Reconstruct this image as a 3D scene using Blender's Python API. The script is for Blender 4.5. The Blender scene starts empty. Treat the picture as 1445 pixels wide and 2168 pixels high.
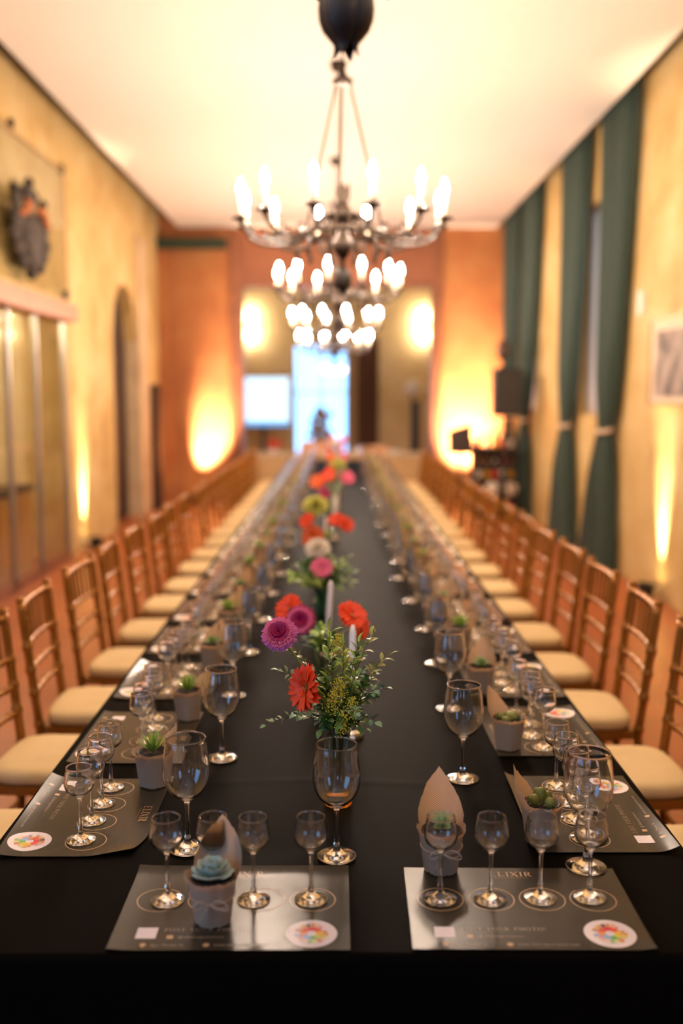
import bpy, math, random
from mathutils import Vector, Matrix, Quaternion, Euler
R = random.Random(7)
PI = math.pi
S = bpy.context.scene
COL = S.collection

# ------------------------------------------------------------------ camera
cam_d = bpy.data.cameras.new('camera')
cam = bpy.data.objects.new('camera', cam_d)
COL.objects.link(cam)
cam.location = (0, 0, 1.70)
cam.rotation_euler = (math.radians(90 - 6.656), 0, math.radians(-0.177))
cam_d.sensor_fit = 'VERTICAL'
cam_d.sensor_height = 36.0
cam_d.sensor_width = 24.0
cam_d.lens = 35.0
cam_d.clip_start = 0.05
cam_d.clip_end = 200
cam_d.dof.use_dof = True
cam_d.dof.focus_distance = 2.2
cam_d.dof.aperture_fstop = 1.25
S.camera = cam

# ------------------------------------------------------------------ daylight (sky seen through the windows)
W = bpy.data.worlds.new('sky')
S.world = W
W.use_nodes = True
bg = W.node_tree.nodes['Background']
bg.inputs['Color'].default_value = (0.24, 0.52, 1.0, 1)
bg.inputs['Strength'].default_value = 4.6

# ------------------------------------------------------------------ exposure and light levels
S.view_settings.view_transform = 'Standard'
S.view_settings.look = 'None'
S.view_settings.gamma = 1.0
S.view_settings.use_curve_mapping = False
S.view_settings.exposure = 0.0
BULB = 1080.0            # radiance of the chandelier bulbs
UPLIGHT = 1.0           # multiplier of the floor uplights
SCONCE = 110.0
cy = S.cycles
cy.max_bounces = 40
cy.transmission_bounces = 40
cy.glossy_bounces = 6
cy.diffuse_bounces = 4
cy.transparent_max_bounces = 16
cy.caustics_reflective = False
cy.caustics_refractive = False
cy.sample_clamp_indirect = 30.0

# ================================================================== helpers
def lin(h):
    h = h.lstrip('#')
    out = []
    for k in (0, 2, 4):
        c = int(h[k:k + 2], 16) / 255
        out.append(c / 12.92 if c <= 0.04045 else ((c + 0.055) / 1.055) ** 2.4)
    return tuple(out)

def C4(c):
    if isinstance(c, str):
        c = lin(c)
    return (c[0], c[1], c[2], 1)

def mat(name, col, rough=0.6, metal=0.0, vary=None, bump=None, emit=None, trans=0.0, sheen=0.0, coat=0.0, ior=1.45, spec=0.5, sss=0.0):
    """vary = (noise scale, second colour, contrast) ; bump = (noise scale, strength)"""
    m = bpy.data.materials.new(name)
    m.use_nodes = True
    nt = m.node_tree
    b = nt.nodes['Principled BSDF']
    b.inputs['Base Color'].default_value = C4(col)
    b.inputs['Roughness'].default_value = rough
    b.inputs['Metallic'].default_value = metal
    b.inputs['IOR'].default_value = ior
    b.inputs['Specular IOR Level'].default_value = spec
    b.inputs['Transmission Weight'].default_value = trans
    b.inputs['Sheen Weight'].default_value = sheen
    b.inputs['Coat Weight'].default_value = coat
    if sss:
        b.inputs['Subsurface Weight'].default_value = sss
        b.inputs['Subsurface Radius'].default_value = (0.01, 0.01, 0.006)
    if emit:
        b.inputs['Emission Color'].default_value = C4(emit[0])
        b.inputs['Emission Strength'].default_value = emit[1]
    if vary or bump:
        tc = nt.nodes.new('ShaderNodeTexCoord')
    if vary:
        n = nt.nodes.new('ShaderNodeTexNoise')
        n.inputs['Scale'].default_value = vary[0]
        n.inputs['Detail'].default_value = 5
        nt.links.new(tc.outputs['Object'], n.inputs['Vector'])
        r = nt.nodes.new('ShaderNodeValToRGB')
        k = vary[2] if len(vary) > 2 else 0.2
        r.color_ramp.elements[0].position = 0.5 - k
        r.color_ramp.elements[1].position = 0.5 + k
        r.color_ramp.elements[0].color = C4(col)
        r.color_ramp.elements[1].color = C4(vary[1])
        nt.links.new(n.outputs['Fac'], r.inputs['Fac'])
        nt.links.new(r.outputs['Color'], b.inputs['Base Color'])
    if bump:
        n2 = nt.nodes.new('ShaderNodeTexNoise')
        n2.inputs['Scale'].default_value = bump[0]
        n2.inputs['Detail'].default_value = 4
        nt.links.new(tc.outputs['Object'], n2.inputs['Vector'])
        bp = nt.nodes.new('ShaderNodeBump')
        bp.inputs['Strength'].default_value = bump[1]
        bp.inputs['Distance'].default_value = 0.01
        nt.links.new(n2.outputs['Fac'], bp.inputs['Height'])
        nt.links.new(bp.outputs['Normal'], b.inputs['Normal'])
    return m

class MB:
    """collects vertices and faces of ONE mesh"""
    def __init__(s):
        s.v = []; s.f = []; s.m = []; s.mi = 0
    def face(s, idx):
        s.f.append(tuple(idx)); s.m.append(s.mi)
    def add(s, vs, fs, M=None):
        o = len(s.v)
        for p in vs:
            p = Vector(p)
            s.v.append(tuple(M @ p) if M is not None else tuple(p))
        for f in fs:
            s.face([i + o for i in f])
        return s
    def box(s, c, d, M=None, rz=0.0):
        x, y, z = d[0] / 2, d[1] / 2, d[2] / 2
        vs = [(-x, -y, -z), (x, -y, -z), (x, y, -z), (-x, y, -z), (-x, -y, z), (x, -y, z), (x, y, z), (-x, y, z)]
        T = Matrix.Translation(c) @ Matrix.Rotation(rz, 4, 'Z')
        if M is not None:
            T = M @ T
        return s.add(vs, [(0, 3, 2, 1), (4, 5, 6, 7), (0, 1, 5, 4), (1, 2, 6, 5), (2, 3, 7, 6), (3, 0, 4, 7)], T)
    def span(s, x0, x1, y0, y1, z0, z1):
        return s.box(((x0 + x1) / 2, (y0 + y1) / 2, (z0 + z1) / 2), (x1 - x0, y1 - y0, z1 - z0))
    def lathe(s, prof, seg=24, M=None, a0=0.0, a1=2 * PI, wob=None):
        vs = []; fs = []
        full = abs(a1 - a0 - 2 * PI) < 1e-6
        n = seg if full else seg + 1
        for (r, z) in prof:
            for k in range(n):
                a = a0 + (a1 - a0) * k / seg
                rr = r * (wob(a, z) if wob else 1)
                vs.append((rr * math.cos(a), rr * math.sin(a), z))
        for i in range(len(prof) - 1):
            for k in range(seg):
                k2 = (k + 1) % n
                fs.append((i * n + k, i * n + k2, (i + 1) * n + k2, (i + 1) * n + k))
        return s.add(vs, fs, M)
    def tube(s, pts, rad, seg=8, caps=True, M=None):
        pts = [Vector(p) for p in pts]
        if not isinstance(rad, (list, tuple)):
            rad = [rad] * len(pts)
        vs = []; fs = []
        up = None
        for i, p in enumerate(pts):
            t = (pts[min(i + 1, len(pts) - 1)] - pts[max(i - 1, 0)])
            if t.length < 1e-9:
                t = Vector((0, 0, 1))
            t.normalize()
            if up is None:
                up = Vector((1, 0, 0)) if abs(t.x) < 0.8 else Vector((0, 1, 0))
            u = (up - t * up.dot(t))
            if u.length < 1e-6:
                u = t.orthogonal()
            u.normalize(); w = t.cross(u); up = u
            for k in range(seg):
                a = 2 * PI * k / seg
                vs.append(p + (u * math.cos(a) + w * math.sin(a)) * rad[i])
        for i in range(len(pts) - 1):
            for k in range(seg):
                k2 = (k + 1) % seg
                fs.append((i * seg + k, i * seg + k2, (i + 1) * seg + k2, (i + 1) * seg + k))
        if caps:
            fs.append(tuple(reversed(range(seg))))
            fs.append(tuple((len(pts) - 1) * seg + k for k in range(seg)))
        return s.add(vs, fs, M)
    def ball(s, c, r, seg=10, rings=6, sc=(1, 1, 1), M=None):
        prof = []
        vs = [(c[0], c[1], c[2] - r * sc[2])]
        for i in range(1, rings):
            a = -PI / 2 + PI * i / rings
            for k in range(seg):
                b = 2 * PI * k / seg
                vs.append((c[0] + r * sc[0] * math.cos(a) * math.cos(b), c[1] + r * sc[1] * math.cos(a) * math.sin(b), c[2] + r * sc[2] * math.sin(a)))
        vs.append((c[0], c[1], c[2] + r * sc[2]))
        fs = []
        for k in range(seg):
            fs.append((0, 1 + (k + 1) % seg, 1 + k))
            top = len(vs) - 1; base = 1 + (rings - 2) * seg
            fs.append((top, base + k, base + (k + 1) % seg))
        for i in range(rings - 2):
            for k in range(seg):
                k2 = (k + 1) % seg
                fs.append((1 + i * seg + k, 1 + i * seg + k2, 1 + (i + 1) * seg + k2, 1 + (i + 1) * seg + k))
        return s.add(vs, fs, M)
    def grid(s, fn, nu, nv, M=None, wrap=False):
        vs = [fn(i / nu, j / nv) for j in range(nv + 1) for i in range(nu + 1)]
        fs = []
        for j in range(nv):
            for i in range(nu):
                a = j * (nu + 1) + i
                fs.append((a, a + 1, a + nu + 2, a + nu + 1))
        return s.add(vs, fs, M)
    def prism(s, poly, z0, z1, M=None):
        n = len(poly)
        vs = [(x, y, z0) for x, y in poly] + [(x, y, z1) for x, y in poly]
        fs = [tuple(reversed(range(n))), tuple(range(n, 2 * n))]
        for k in range(n):
            k2 = (k + 1) % n
            fs.append((k, k2, n + k2, n + k))
        return s.add(vs, fs, M)
    def mesh(s, name, ms, smooth=True):
        me = bpy.data.meshes.new(name)
        me.from_pydata(s.v, [], s.f)
        for m in (ms if isinstance(ms, (list, tuple)) else [ms]):
            me.materials.append(m)
        if any(s.m):
            me.polygons.foreach_set('material_index', s.m)
        if smooth:
            me.polygons.foreach_set('use_smooth', [True] * len(me.polygons))
        me.update()
        return me
    def build(s, name, ms, parent=None, smooth=True, loc=(0, 0, 0)):
        return obj(name, s.mesh(name, ms, smooth), parent, loc)

def obj(name, me, parent=None, loc=(0, 0, 0), rot=None):
    o = bpy.data.objects.new(name, me)
    COL.objects.link(o)
    o.location = loc
    if rot is not None:
        o.rotation_euler = rot
    if parent is not None:
        o.parent = parent
    return o

def thing(name, label, cat, loc=(0, 0, 0), rz=0.0, group=None):
    o = bpy.data.objects.new(name, None)
    o.empty_display_size = 0.05
    COL.objects.link(o)
    o.location = loc
    o.rotation_euler = (0, 0, rz)
    return tag(o, label, cat, group)

def tag(o, label, cat, group=None):
    o['label'] = label
    o['category'] = cat
    if group:
        o['group'] = group
    return o

def struct(o, label=None):
    o['kind'] = 'structure'
    if label:
        o['label'] = label
        o['category'] = o.name.split('_')[0]
    return o

def stuff(o):
    o['kind'] = 'stuff'
    return o

KIDS = {}
def kids(o):
    if o.name not in KIDS:
        KIDS[o.name] = [c for c in o.children]
    return KIDS[o.name]

def clone(root, loc, rz=0.0, label=None, group=None):
    r = root.copy()
    COL.objects.link(r)
    r.location = loc
    r.rotation_euler = (0, 0, rz)
    if label:
        r['label'] = label
    if group:
        r['group'] = group
    for c in kids(root):
        d = c.copy(); COL.objects.link(d); d.parent = r
        for g in kids(c):
            e = g.copy(); COL.objects.link(e); e.parent = d
    return r

def smooth_by_angle(me, deg=35):
    try:
        me.set_sharp_from_angle(angle=math.radians(deg))
    except Exception:
        pass

ORD = ['first', 'second', 'third', 'fourth', 'fifth', 'sixth', 'seventh', 'eighth', 'ninth', 'tenth', 'eleventh', 'twelfth', 'thirteenth',
       'fourteenth', 'fifteenth', 'sixteenth', 'seventeenth', 'eighteenth', 'nineteenth', 'twentieth', 'twenty-first', 'twenty-second',
       'twenty-third', 'twenty-fourth', 'twenty-fifth', 'twenty-sixth']

# ================================================================== materials
M = {}
def plaster(name, c0, c1, c2, scale):
    m = bpy.data.materials.new(name); m.use_nodes = True
    nt = m.node_tree; b = nt.nodes['Principled BSDF']
    b.inputs['Roughness'].default_value = 0.75
    tc = nt.nodes.new('ShaderNodeTexCoord')
    n = nt.nodes.new('ShaderNodeTexNoise'); n.inputs['Scale'].default_value = scale; n.inputs['Detail'].default_value = 8
    n.inputs['Roughness'].default_value = 0.62
    r = nt.nodes.new('ShaderNodeValToRGB')
    e = r.color_ramp.elements
    e[0].position = 0.3; e[0].color = C4(c0)
    e[1].position = 0.72; e[1].color = C4(c2)
    k = e.new(0.5); k.color = C4(c1)
    nt.links.new(tc.outputs['Object'], n.inputs['Vector'])
    nt.links.new(n.outputs['Fac'], r.inputs['Fac'])
    nt.links.new(r.outputs['Color'], b.inputs['Base Color'])
    bp = nt.nodes.new('ShaderNodeBump'); bp.inputs['Strength'].default_value = 0.25; bp.inputs['Distance'].default_value = 0.02
    nt.links.new(n.outputs['Fac'], bp.inputs['Height']); nt.links.new(bp.outputs['Normal'], b.inputs['Normal'])
    return m

M['wall'] = plaster('ochre_plaster', (0.40, 0.245, 0.075), (0.53, 0.36, 0.135), (0.62, 0.475, 0.24), 1.6)
M['wall_far'] = plaster('orange_plaster', (0.25, 0.078, 0.022), (0.32, 0.112, 0.030), (0.36, 0.155, 0.050), 1.4)
M['wall_pale'] = plaster('pale_ochre_plaster', (0.62, 0.47, 0.24), (0.72, 0.57, 0.33), (0.80, 0.68, 0.45), 1.6)
M['stone'] = plaster('pale_stone', (0.42, 0.30, 0.17), (0.52, 0.38, 0.22), (0.60, 0.46, 0.29), 2.2)
M['ceiling'] = mat('ceiling_paint', (0.74, 0.70, 0.645), 0.9)
M['dark'] = mat('dark_void', (0.03, 0.022, 0.015), 0.9)
M['redwood'] = mat('red_brown_wood', (0.15, 0.05, 0.022), 0.45, vary=(3, (0.22, 0.075, 0.03), 0.2))
M['redpaint'] = mat('red_brown_paint', (0.20, 0.066, 0.028), 0.6, vary=(1.2, (0.25, 0.088, 0.038), 0.25))
M['beam'] = mat('beam_wood', (0.42, 0.15, 0.075), 0.5, vary=(6, (0.50, 0.20, 0.10), 0.2))
M['darkwood'] = mat('dark_wood', (0.035, 0.016, 0.009), 0.6)
M['lightwood'] = mat('light_wood', (0.50, 0.31, 0.13), 0.5, vary=(4, (0.58, 0.38, 0.18), 0.2))
M['iron'] = mat('wrought_iron', (0.035, 0.022, 0.014), 0.45, metal=0.6, bump=(60, 0.15))
M['ironbud'] = mat('leather_brown_iron', (0.014, 0.008, 0.005), 0.55, metal=0.2, bump=(220, 0.12))
M['sleeve'] = mat('candle_sleeve', (0.80, 0.70, 0.52), 0.5)
M['bulb'] = mat('bulb_glow', (1, 0.9, 0.75), 0.4, emit=((1.0, 0.775, 0.60), BULB))
M['bulboff'] = mat('bulb_dim', (1, 0.9, 0.75), 0.4, emit=((1.0, 0.775, 0.60), BULB * 0.42))
M['sconce'] = mat('sconce_glow', (1, 0.9, 0.75), 0.4, emit=((1.0, 0.78, 0.5), SCONCE))
M['black'] = mat('black_metal', (0.012, 0.012, 0.013), 0.5)
M['lens'] = mat('lamp_lens', (1, 0.9, 0.6), 0.3, emit=((1.0, 0.72, 0.3), 30))
M['gold'] = mat('gold_lacquer', (0.27, 0.10, 0.012), 0.30, metal=0.5, vary=(14, (0.35, 0.14, 0.02), 0.25))
M['cushion'] = mat('cream_cushion', (0.60, 0.42, 0.19), 0.8, vary=(9, (0.68, 0.49, 0.25), 0.25), bump=(500, 0.15))
M['candle'] = mat('white_wax', (0.84, 0.78, 0.76), 0.5, sss=0.2)
M['wick'] = mat('wick', (0.02, 0.02, 0.02), 0.9)
M['paper'] = mat('olive_gloss_paper', (0.036, 0.028, 0.017), 0.24, spec=0.26, vary=(5, (0.042, 0.033, 0.021), 0.3))
M['print'] = mat('gold_print', (0.50, 0.30, 0.14), 0.4)
M['printpale'] = mat('pale_print', (0.36, 0.26, 0.18), 0.4)
M['sticker'] = mat('white_sticker', (0.80, 0.70, 0.68), 0.45)
M['screen'] = mat('screen_glow', (0.1, 0.2, 0.4), 0.3, emit=((0.62, 0.83, 1.0), 1.6))
M['screenblue'] = mat('screen_blue', (0.05, 0.2, 0.5), 0.3, emit=((0.10, 0.42, 0.85), 1.1))
M['soil'] = mat('soil', (0.03, 0.018, 0.01), 0.95, bump=(80, 0.8))
M['pot'] = mat('pot_plastic', (0.05, 0.03, 0.025), 0.6)
M['twine'] = mat('twine', (0.52, 0.36, 0.24), 0.9)
M['stem'] = mat('green_stem', (0.20, 0.25, 0.05), 0.5)
M['twig'] = mat('brown_twig', (0.16, 0.09, 0.04), 0.7)
M['leafdark'] = mat('leaf_dark', (0.07, 0.155, 0.03), 0.4, vary=(30, (0.11, 0.21, 0.05), 0.25))
M['leafolive'] = mat('leaf_olive', (0.30, 0.31, 0.065), 0.42, vary=(30, (0.40, 0.37, 0.11), 0.25))
M['leafgrey'] = mat('leaf_greygreen', (0.17, 0.28, 0.12), 0.5, vary=(30, (0.26, 0.37, 0.19), 0.25))
M['leafbright'] = mat('leaf_bright', (0.25, 0.40, 0.05), 0.45, vary=(20, (0.34, 0.46, 0.08), 0.25))
M['yellowfl'] = mat('goldenrod', (0.62, 0.52, 0.04), 0.6)
M['redpetal'] = mat('red_petal', (0.80, 0.04, 0.010), 0.45, vary=(60, (0.88, 0.08, 0.018), 0.25))
M['orangepetal'] = mat('orange_petal', (0.80, 0.12, 0.015), 0.45)
M['purplepetal'] = mat('purple_petal', (0.55, 0.10, 0.38), 0.5, vary=(80, (0.62, 0.13, 0.30), 0.2))
M['pinkpetal'] = mat('pink_petal', (0.68, 0.10, 0.20), 0.5)
M['magpetal'] = mat('magenta_petal', (0.36, 0.008, 0.075), 0.5)
M['whitepetal'] = mat('white_petal', (0.82, 0.72, 0.58), 0.5)
M['greenpetal'] = mat('lime_petal', (0.55, 0.52, 0.10), 0.5)
M['disc'] = mat('flower_disc', (0.10, 0.012, 0.03), 0.8, bump=(300, 0.6))
M['discyellow'] = mat('flower_disc_olive', (0.33, 0.27, 0.07), 0.8, bump=(300, 0.6))
M['echeveria'] = mat('blue_green_succulent', (0.30, 0.38, 0.31), 0.5, vary=(40, (0.40, 0.48, 0.40), 0.25))
M['rosette'] = mat('pale_green_succulent', (0.24, 0.36, 0.12), 0.45, vary=(40, (0.32, 0.45, 0.18), 0.25))
M['cactus'] = mat('cactus_green', (0.14, 0.17, 0.025), 0.6, vary=(60, (0.24, 0.22, 0.045), 0.2))
M['blind'] = mat('white_blind', (0.74, 0.70, 0.70), 0.85)
_b = M['blind'].node_tree; _t = _b.nodes.new('ShaderNodeBsdfTranslucent'); _t.inputs['Color'].default_value = (0.95, 0.66, 0.50, 1)
_x = _b.nodes.new('ShaderNodeMixShader'); _x.inputs[0].default_value = 0.6
_b.links.new(_b.nodes['Principled BSDF'].outputs[0], _x.inputs[1]); _b.links.new(_t.outputs[0], _x.inputs[2]); _b.links.new(_x.outputs[0], _b.nodes['Material Output'].inputs['Surface'])
M['tie'] = mat('pale_tie', (0.62, 0.46, 0.32), 0.8)
M['picpaper'] = mat('picture_print', (0.34, 0.26, 0.22), 0.7, vary=(5, (0.10, 0.075, 0.07), 0.12))
M['picmount'] = mat('picture_mount', (0.62, 0.48, 0.36), 0.8)
M['frame'] = mat('frame_wood', (0.38, 0.24, 0.08), 0.5)
M['crest'] = mat('dark_relief', (0.028, 0.021, 0.017), 0.8, vary=(18, (0.07, 0.053, 0.042), 0.15), bump=(25, 0.8))
M['ribbon'] = mat('orange_ribbon', (0.42, 0.13, 0.04), 0.7)
M['steel'] = mat('brushed_steel', (0.38, 0.36, 0.34), 0.35, metal=0.8)
M['linen'] = mat('beige_linen', (0.60, 0.46, 0.30), 0.8)
M['white'] = mat('white_china', (0.80, 0.76, 0.72), 0.3)
M['red'] = mat('red_paint', (0.55, 0.02, 0.015), 0.5)
M['peach'] = mat('peach_box', (0.66, 0.36, 0.20), 0.6)
M['grey'] = mat('grey_brown', (0.42, 0.32, 0.26), 0.8)
M['brown'] = mat('brown_drape', (0.16, 0.085, 0.06), 0.8)
M['bottleglass'] = mat('dark_bottle', (0.03, 0.02, 0.012), 0.12)
M['foil'] = mat('pale_label', (0.66, 0.56, 0.46), 0.5)
M['copper'] = mat('copper_cap', (0.62, 0.15, 0.04), 0.3, metal=0.6)
M['amber'] = mat('amber_cap', (0.45, 0.22, 0.02), 0.3)

def glass(name, col=(1, 1, 1), ior=1.5, rough=0.0):
    m = bpy.data.materials.new(name); m.use_nodes = True
    nt = m.node_tree
    nt.nodes.remove(nt.nodes['Principled BSDF'])
    g = nt.nodes.new('ShaderNodeBsdfGlass')
    g.inputs['Color'].default_value = C4(col); g.inputs['IOR'].default_value = ior; g.inputs['Roughness'].default_value = rough
    nt.links.new(g.outputs[0], nt.nodes['Material Output'].inputs['Surface'])
    return m
M['glass'] = glass('clear_glass', (0.99, 0.993, 0.996), rough=0.022)
M['tealglass'] = glass('teal_tinted_glass', (0.70, 0.95, 0.93), rough=0.03)
M['vaseglass'] = glass('vase_glass', (0.90, 0.98, 0.96), rough=0.03)
M['amberglass'] = glass('amber_glass', (1.0, 0.74, 0.42), rough=0.03)
for k_ in ('tealglass', 'vaseglass', 'amberglass'):      # thin vase glass lets part of the light straight through
    nt = M[k_].node_tree; g = [n for n in nt.nodes if n.type == 'BSDF_GLASS'][0]
    t = nt.nodes.new('ShaderNodeBsdfTransparent'); t.inputs['Color'].default_value = g.inputs['Color'].default_value
    x = nt.nodes.new('ShaderNodeMixShader'); x.inputs[0].default_value = 0.45
    nt.links.new(g.outputs[0], x.inputs[1]); nt.links.new(t.outputs[0], x.inputs[2]); nt.links.new(x.outputs[0], nt.nodes['Material Output'].inputs['Surface'])
def thinpane(name, tint, refl):
    m = bpy.data.materials.new(name); m.use_nodes = True
    nt = m.node_tree; nt.nodes.remove(nt.nodes['Principled BSDF'])
    t = nt.nodes.new('ShaderNodeBsdfTransparent'); t.inputs['Color'].default_value = C4(tint)
    g = nt.nodes.new('ShaderNodeBsdfGlossy'); g.inputs['Roughness'].default_value = 0.03
    f = nt.nodes.new('ShaderNodeFresnel'); f.inputs['IOR'].default_value = refl
    x = nt.nodes.new('ShaderNodeMixShader')
    ge = nt.nodes.new('ShaderNodeNewGeometry'); iv = nt.nodes.new('ShaderNodeMath'); iv.operation = 'SUBTRACT'; iv.inputs[0].default_value = 1.0
    ml = nt.nodes.new('ShaderNodeMath'); ml.operation = 'MULTIPLY'
    nt.links.new(ge.outputs['Backfacing'], iv.inputs[1]); nt.links.new(f.outputs[0], ml.inputs[0]); nt.links.new(iv.outputs[0], ml.inputs[1])
    nt.links.new(ml.outputs[0], x.inputs[0]); nt.links.new(t.outputs[0], x.inputs[1]); nt.links.new(g.outputs[0], x.inputs[2])
    nt.links.new(x.outputs[0], nt.nodes['Material Output'].inputs['Surface'])
    return m
M['pane'] = thinpane('pane_glass', (0.93, 0.95, 0.92), 1.5)

def weave_mat():
    m = bpy.data.materials.new('burlap'); m.use_nodes = True
    nt = m.node_tree; b = nt.nodes['Principled BSDF']
    b.inputs['Roughness'].default_value = 0.9
    uv = nt.nodes.new('ShaderNodeUVMap')
    sep = nt.nodes.new('ShaderNodeSeparateXYZ')
    nt.links.new(uv.outputs[0], sep.inputs[0])
    def sine(sock, freq):
        a = nt.nodes.new('ShaderNodeMath'); a.operation = 'MULTIPLY'; a.inputs[1].default_value = freq
        nt.links.new(sock, a.inputs[0])
        s_ = nt.nodes.new('ShaderNodeMath'); s_.operation = 'SINE'
        nt.links.new(a.outputs[0], s_.inputs[0]); return s_.outputs[0]
    sx = sine(sep.outputs[0], 2 * PI * 62); sy = sine(sep.outputs[1], 2 * PI * 42)
    mu = nt.nodes.new('ShaderNodeMath'); mu.operation = 'MULTIPLY'
    nt.links.new(sx, mu.inputs[0]); nt.links.new(sy, mu.inputs[1])
    r = nt.nodes.new('ShaderNodeValToRGB')
    r.color_ramp.elements[0].position = 0.0; r.color_ramp.elements[0].color = C4((0.15, 0.10, 0.06))
    r.color_ramp.elements[1].position = 0.55; r.color_ramp.elements[1].color = C4((0.80, 0.60, 0.42))
    ad = nt.nodes.new('ShaderNodeMath'); ad.operation = 'MULTIPLY_ADD'; ad.inputs[1].default_value = 0.5; ad.inputs[2].default_value = 0.5
    nt.links.new(mu.outputs[0], ad.inputs[0])
    nt.links.new(ad.outputs[0], r.inputs['Fac']); nt.links.new(r.outputs['Color'], b.inputs['Base Color'])
    bp = nt.nodes.new('ShaderNodeBump'); bp.inputs['Strength'].default_value = 0.9; bp.inputs['Distance'].default_value = 0.0015
    nt.links.new(ad.outputs[0], bp.inputs['Height']); nt.links.new(bp.outputs['Normal'], b.inputs['Normal'])
    tr = nt.nodes.new('ShaderNodeBsdfTranslucent'); tr.inputs['Color'].default_value = C4((0.6, 0.33, 0.13))
    x = nt.nodes.new('ShaderNodeMixShader'); x.inputs[0].default_value = 0.42
    nt.links.new(b.outputs[0], x.inputs[1]); nt.links.new(tr.outputs[0], x.inputs[2]); nt.links.new(x.outputs[0], nt.nodes['Material Output'].inputs['Surface'])
    return m
M['burlap'] = weave_mat()

def cloth_mat():
    m = bpy.data.materials.new('black_cloth'); m.use_nodes = True
    nt = m.node_tree; b = nt.nodes['Principled BSDF']
    b.inputs['Base Color'].default_value = (0.0036, 0.0027, 0.0021, 1)
    b.inputs['Roughness'].default_value = 0.55
    b.inputs['IOR'].default_value = 1.055
    b.inputs['Specular Tint'].default_value = (1, 0.79, 0.62, 1)
    tc = nt.nodes.new('ShaderNodeTexCoord')
    n = nt.nodes.new('ShaderNodeTexNoise'); n.inputs['Scale'].default_value = 900
    nt.links.new(tc.outputs['Object'], n.inputs['Vector'])
    bp = nt.nodes.new('ShaderNodeBump'); bp.inputs['Strength'].default_value = 0.12; bp.inputs['Distance'].default_value = 0.001
    nt.links.new(n.outputs['Fac'], bp.inputs['Height']); nt.links.new(bp.outputs['Normal'], b.inputs['Normal'])
    return m
M['cloth'] = cloth_mat()

def floor_mat():
    m = bpy.data.materials.new('terracotta_floor'); m.use_nodes = True
    nt = m.node_tree; b = nt.nodes['Principled BSDF']
    b.inputs['Roughness'].default_value = 0.38
    tc = nt.nodes.new('ShaderNodeTexCoord')
    br = nt.nodes.new('ShaderNodeTexBrick')
    br.offset = 0.0
    br.inputs['Color1'].default_value = C4((0.38, 0.10, 0.026)); br.inputs['Color2'].default_value = C4((0.32, 0.08, 0.02))
    br.inputs['Mortar'].default_value = C4((0.24, 0.10, 0.05)); br.inputs['Scale'].default_value = 1.0
    br.inputs['Mortar Size'].default_value = 0.006; br.inputs['Brick Width'].default_value = 0.3; br.inputs['Row Height'].default_value = 0.3
    nt.links.new(tc.outputs['Object'], br.inputs['Vector']); nt.links.new(br.outputs['Color'], b.inputs['Base Color'])
    return m
M['floor'] = floor_mat()

def curtain_mat():
    m = bpy.data.materials.new('green_velvet'); m.use_nodes = True
    nt = m.node_tree; b = nt.nodes['Principled BSDF']
    b.inputs['Base Color'].default_value = C4((0.036, 0.068, 0.050)); b.inputs['Roughness'].default_value = 0.7
    b.inputs['Sheen Weight'].default_value = 0.4
    tr = nt.nodes.new('ShaderNodeBsdfTranslucent'); tr.inputs['Color'].default_value = C4((0.03, 0.10, 0.12))
    x = nt.nodes.new('ShaderNodeMixShader'); x.inputs[0].default_value = 0.25
    out = nt.nodes['Material Output']
    nt.links.new(b.outputs[0], x.inputs[1]); nt.links.new(tr.outputs[0], x.inputs[2]); nt.links.new(x.outputs[0], out.inputs['Surface'])
    return m
M['curtain'] = curtain_mat()

def colattr_mat():
    m = bpy.data.materials.new('printed_colours'); m.use_nodes = True
    nt = m.node_tree; b = nt.nodes['Principled BSDF']; b.inputs['Roughness'].default_value = 0.45
    a = nt.nodes.new('ShaderNodeAttribute'); a.attribute_name = 'Col'
    nt.links.new(a.outputs['Color'], b.inputs['Base Color'])
    return m
M['colprint'] = colattr_mat()

# ================================================================== the room
WL, WR, YF, YN, TOP = -2.82, 2.70, 15.95, -8.0, 5.05
def sbox(name, m, spans, parent=None, smooth=False):
    b = MB()
    for s_ in spans:
        b.span(*s_)
    o = b.build(name, m, parent, smooth)
    if parent is None:
        struct(o)
    return o

sbox('floor', M['floor'], [(-3.6, 3.6, YN - 0.3, 24.2, -0.12, 0.0)])
sbox('ceiling', M['ceiling'], [(-2.50, 2.47, YN, YF, 4.31, 4.39)])
sbox('ceiling_slab', M['dark'], [(-3.6, 3.6, YN - 0.3, YF + 0.3, TOP, TOP + 0.1)])
# near wall behind the camera, with two tall windows
sbox('wall_near', M['wall'], [(-3.6, -1.65, YN - 0.3, YN, 0, TOP), (-1.65, -0.45, YN - 0.3, YN, 0, 0.6), (-1.65, -0.45, YN - 0.3, YN, 3.3, TOP),
                              (-0.45, 3.6, YN - 0.3, YN, 0, TOP)])
# left wall : glazed niche at Y 5.4 - 10.5, pointed doorway at Y 12.55 - 14.2
AY0, AY1, ASPR, ATOP = 12.62, 14.10, 2.45, 3.15
def arch_pts(n=12):
    out = []
    for k in range(n + 1):
        t = k / n
        y = AY0 + (AY1 - AY0) * t
        out.append((y, ASPR + (ATOP - ASPR) * math.sqrt(max(0, 1 - (2 * t - 1) ** 2))))
    return out
b = MB()
b.span(WL - 0.45, WL, YN, -5.2, 0, TOP); b.span(WL - 0.45, WL, -3.6, -1.2, 0, TOP); b.span(WL - 0.45, WL, 0.9, 5.4, 0, TOP)
for y0, y1 in ((-5.2, -3.6), (-1.2, 0.9)):
    b.span(WL - 0.45, WL, y0, y1, 0, 0.7); b.span(WL - 0.45, WL, y0, y1, 3.6, TOP)
b.span(WL - 0.45, WL, 5.4, 10.45, 2.62, TOP)
b.span(WL - 0.45, WL, 10.45, AY0, 0, TOP)
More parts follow.
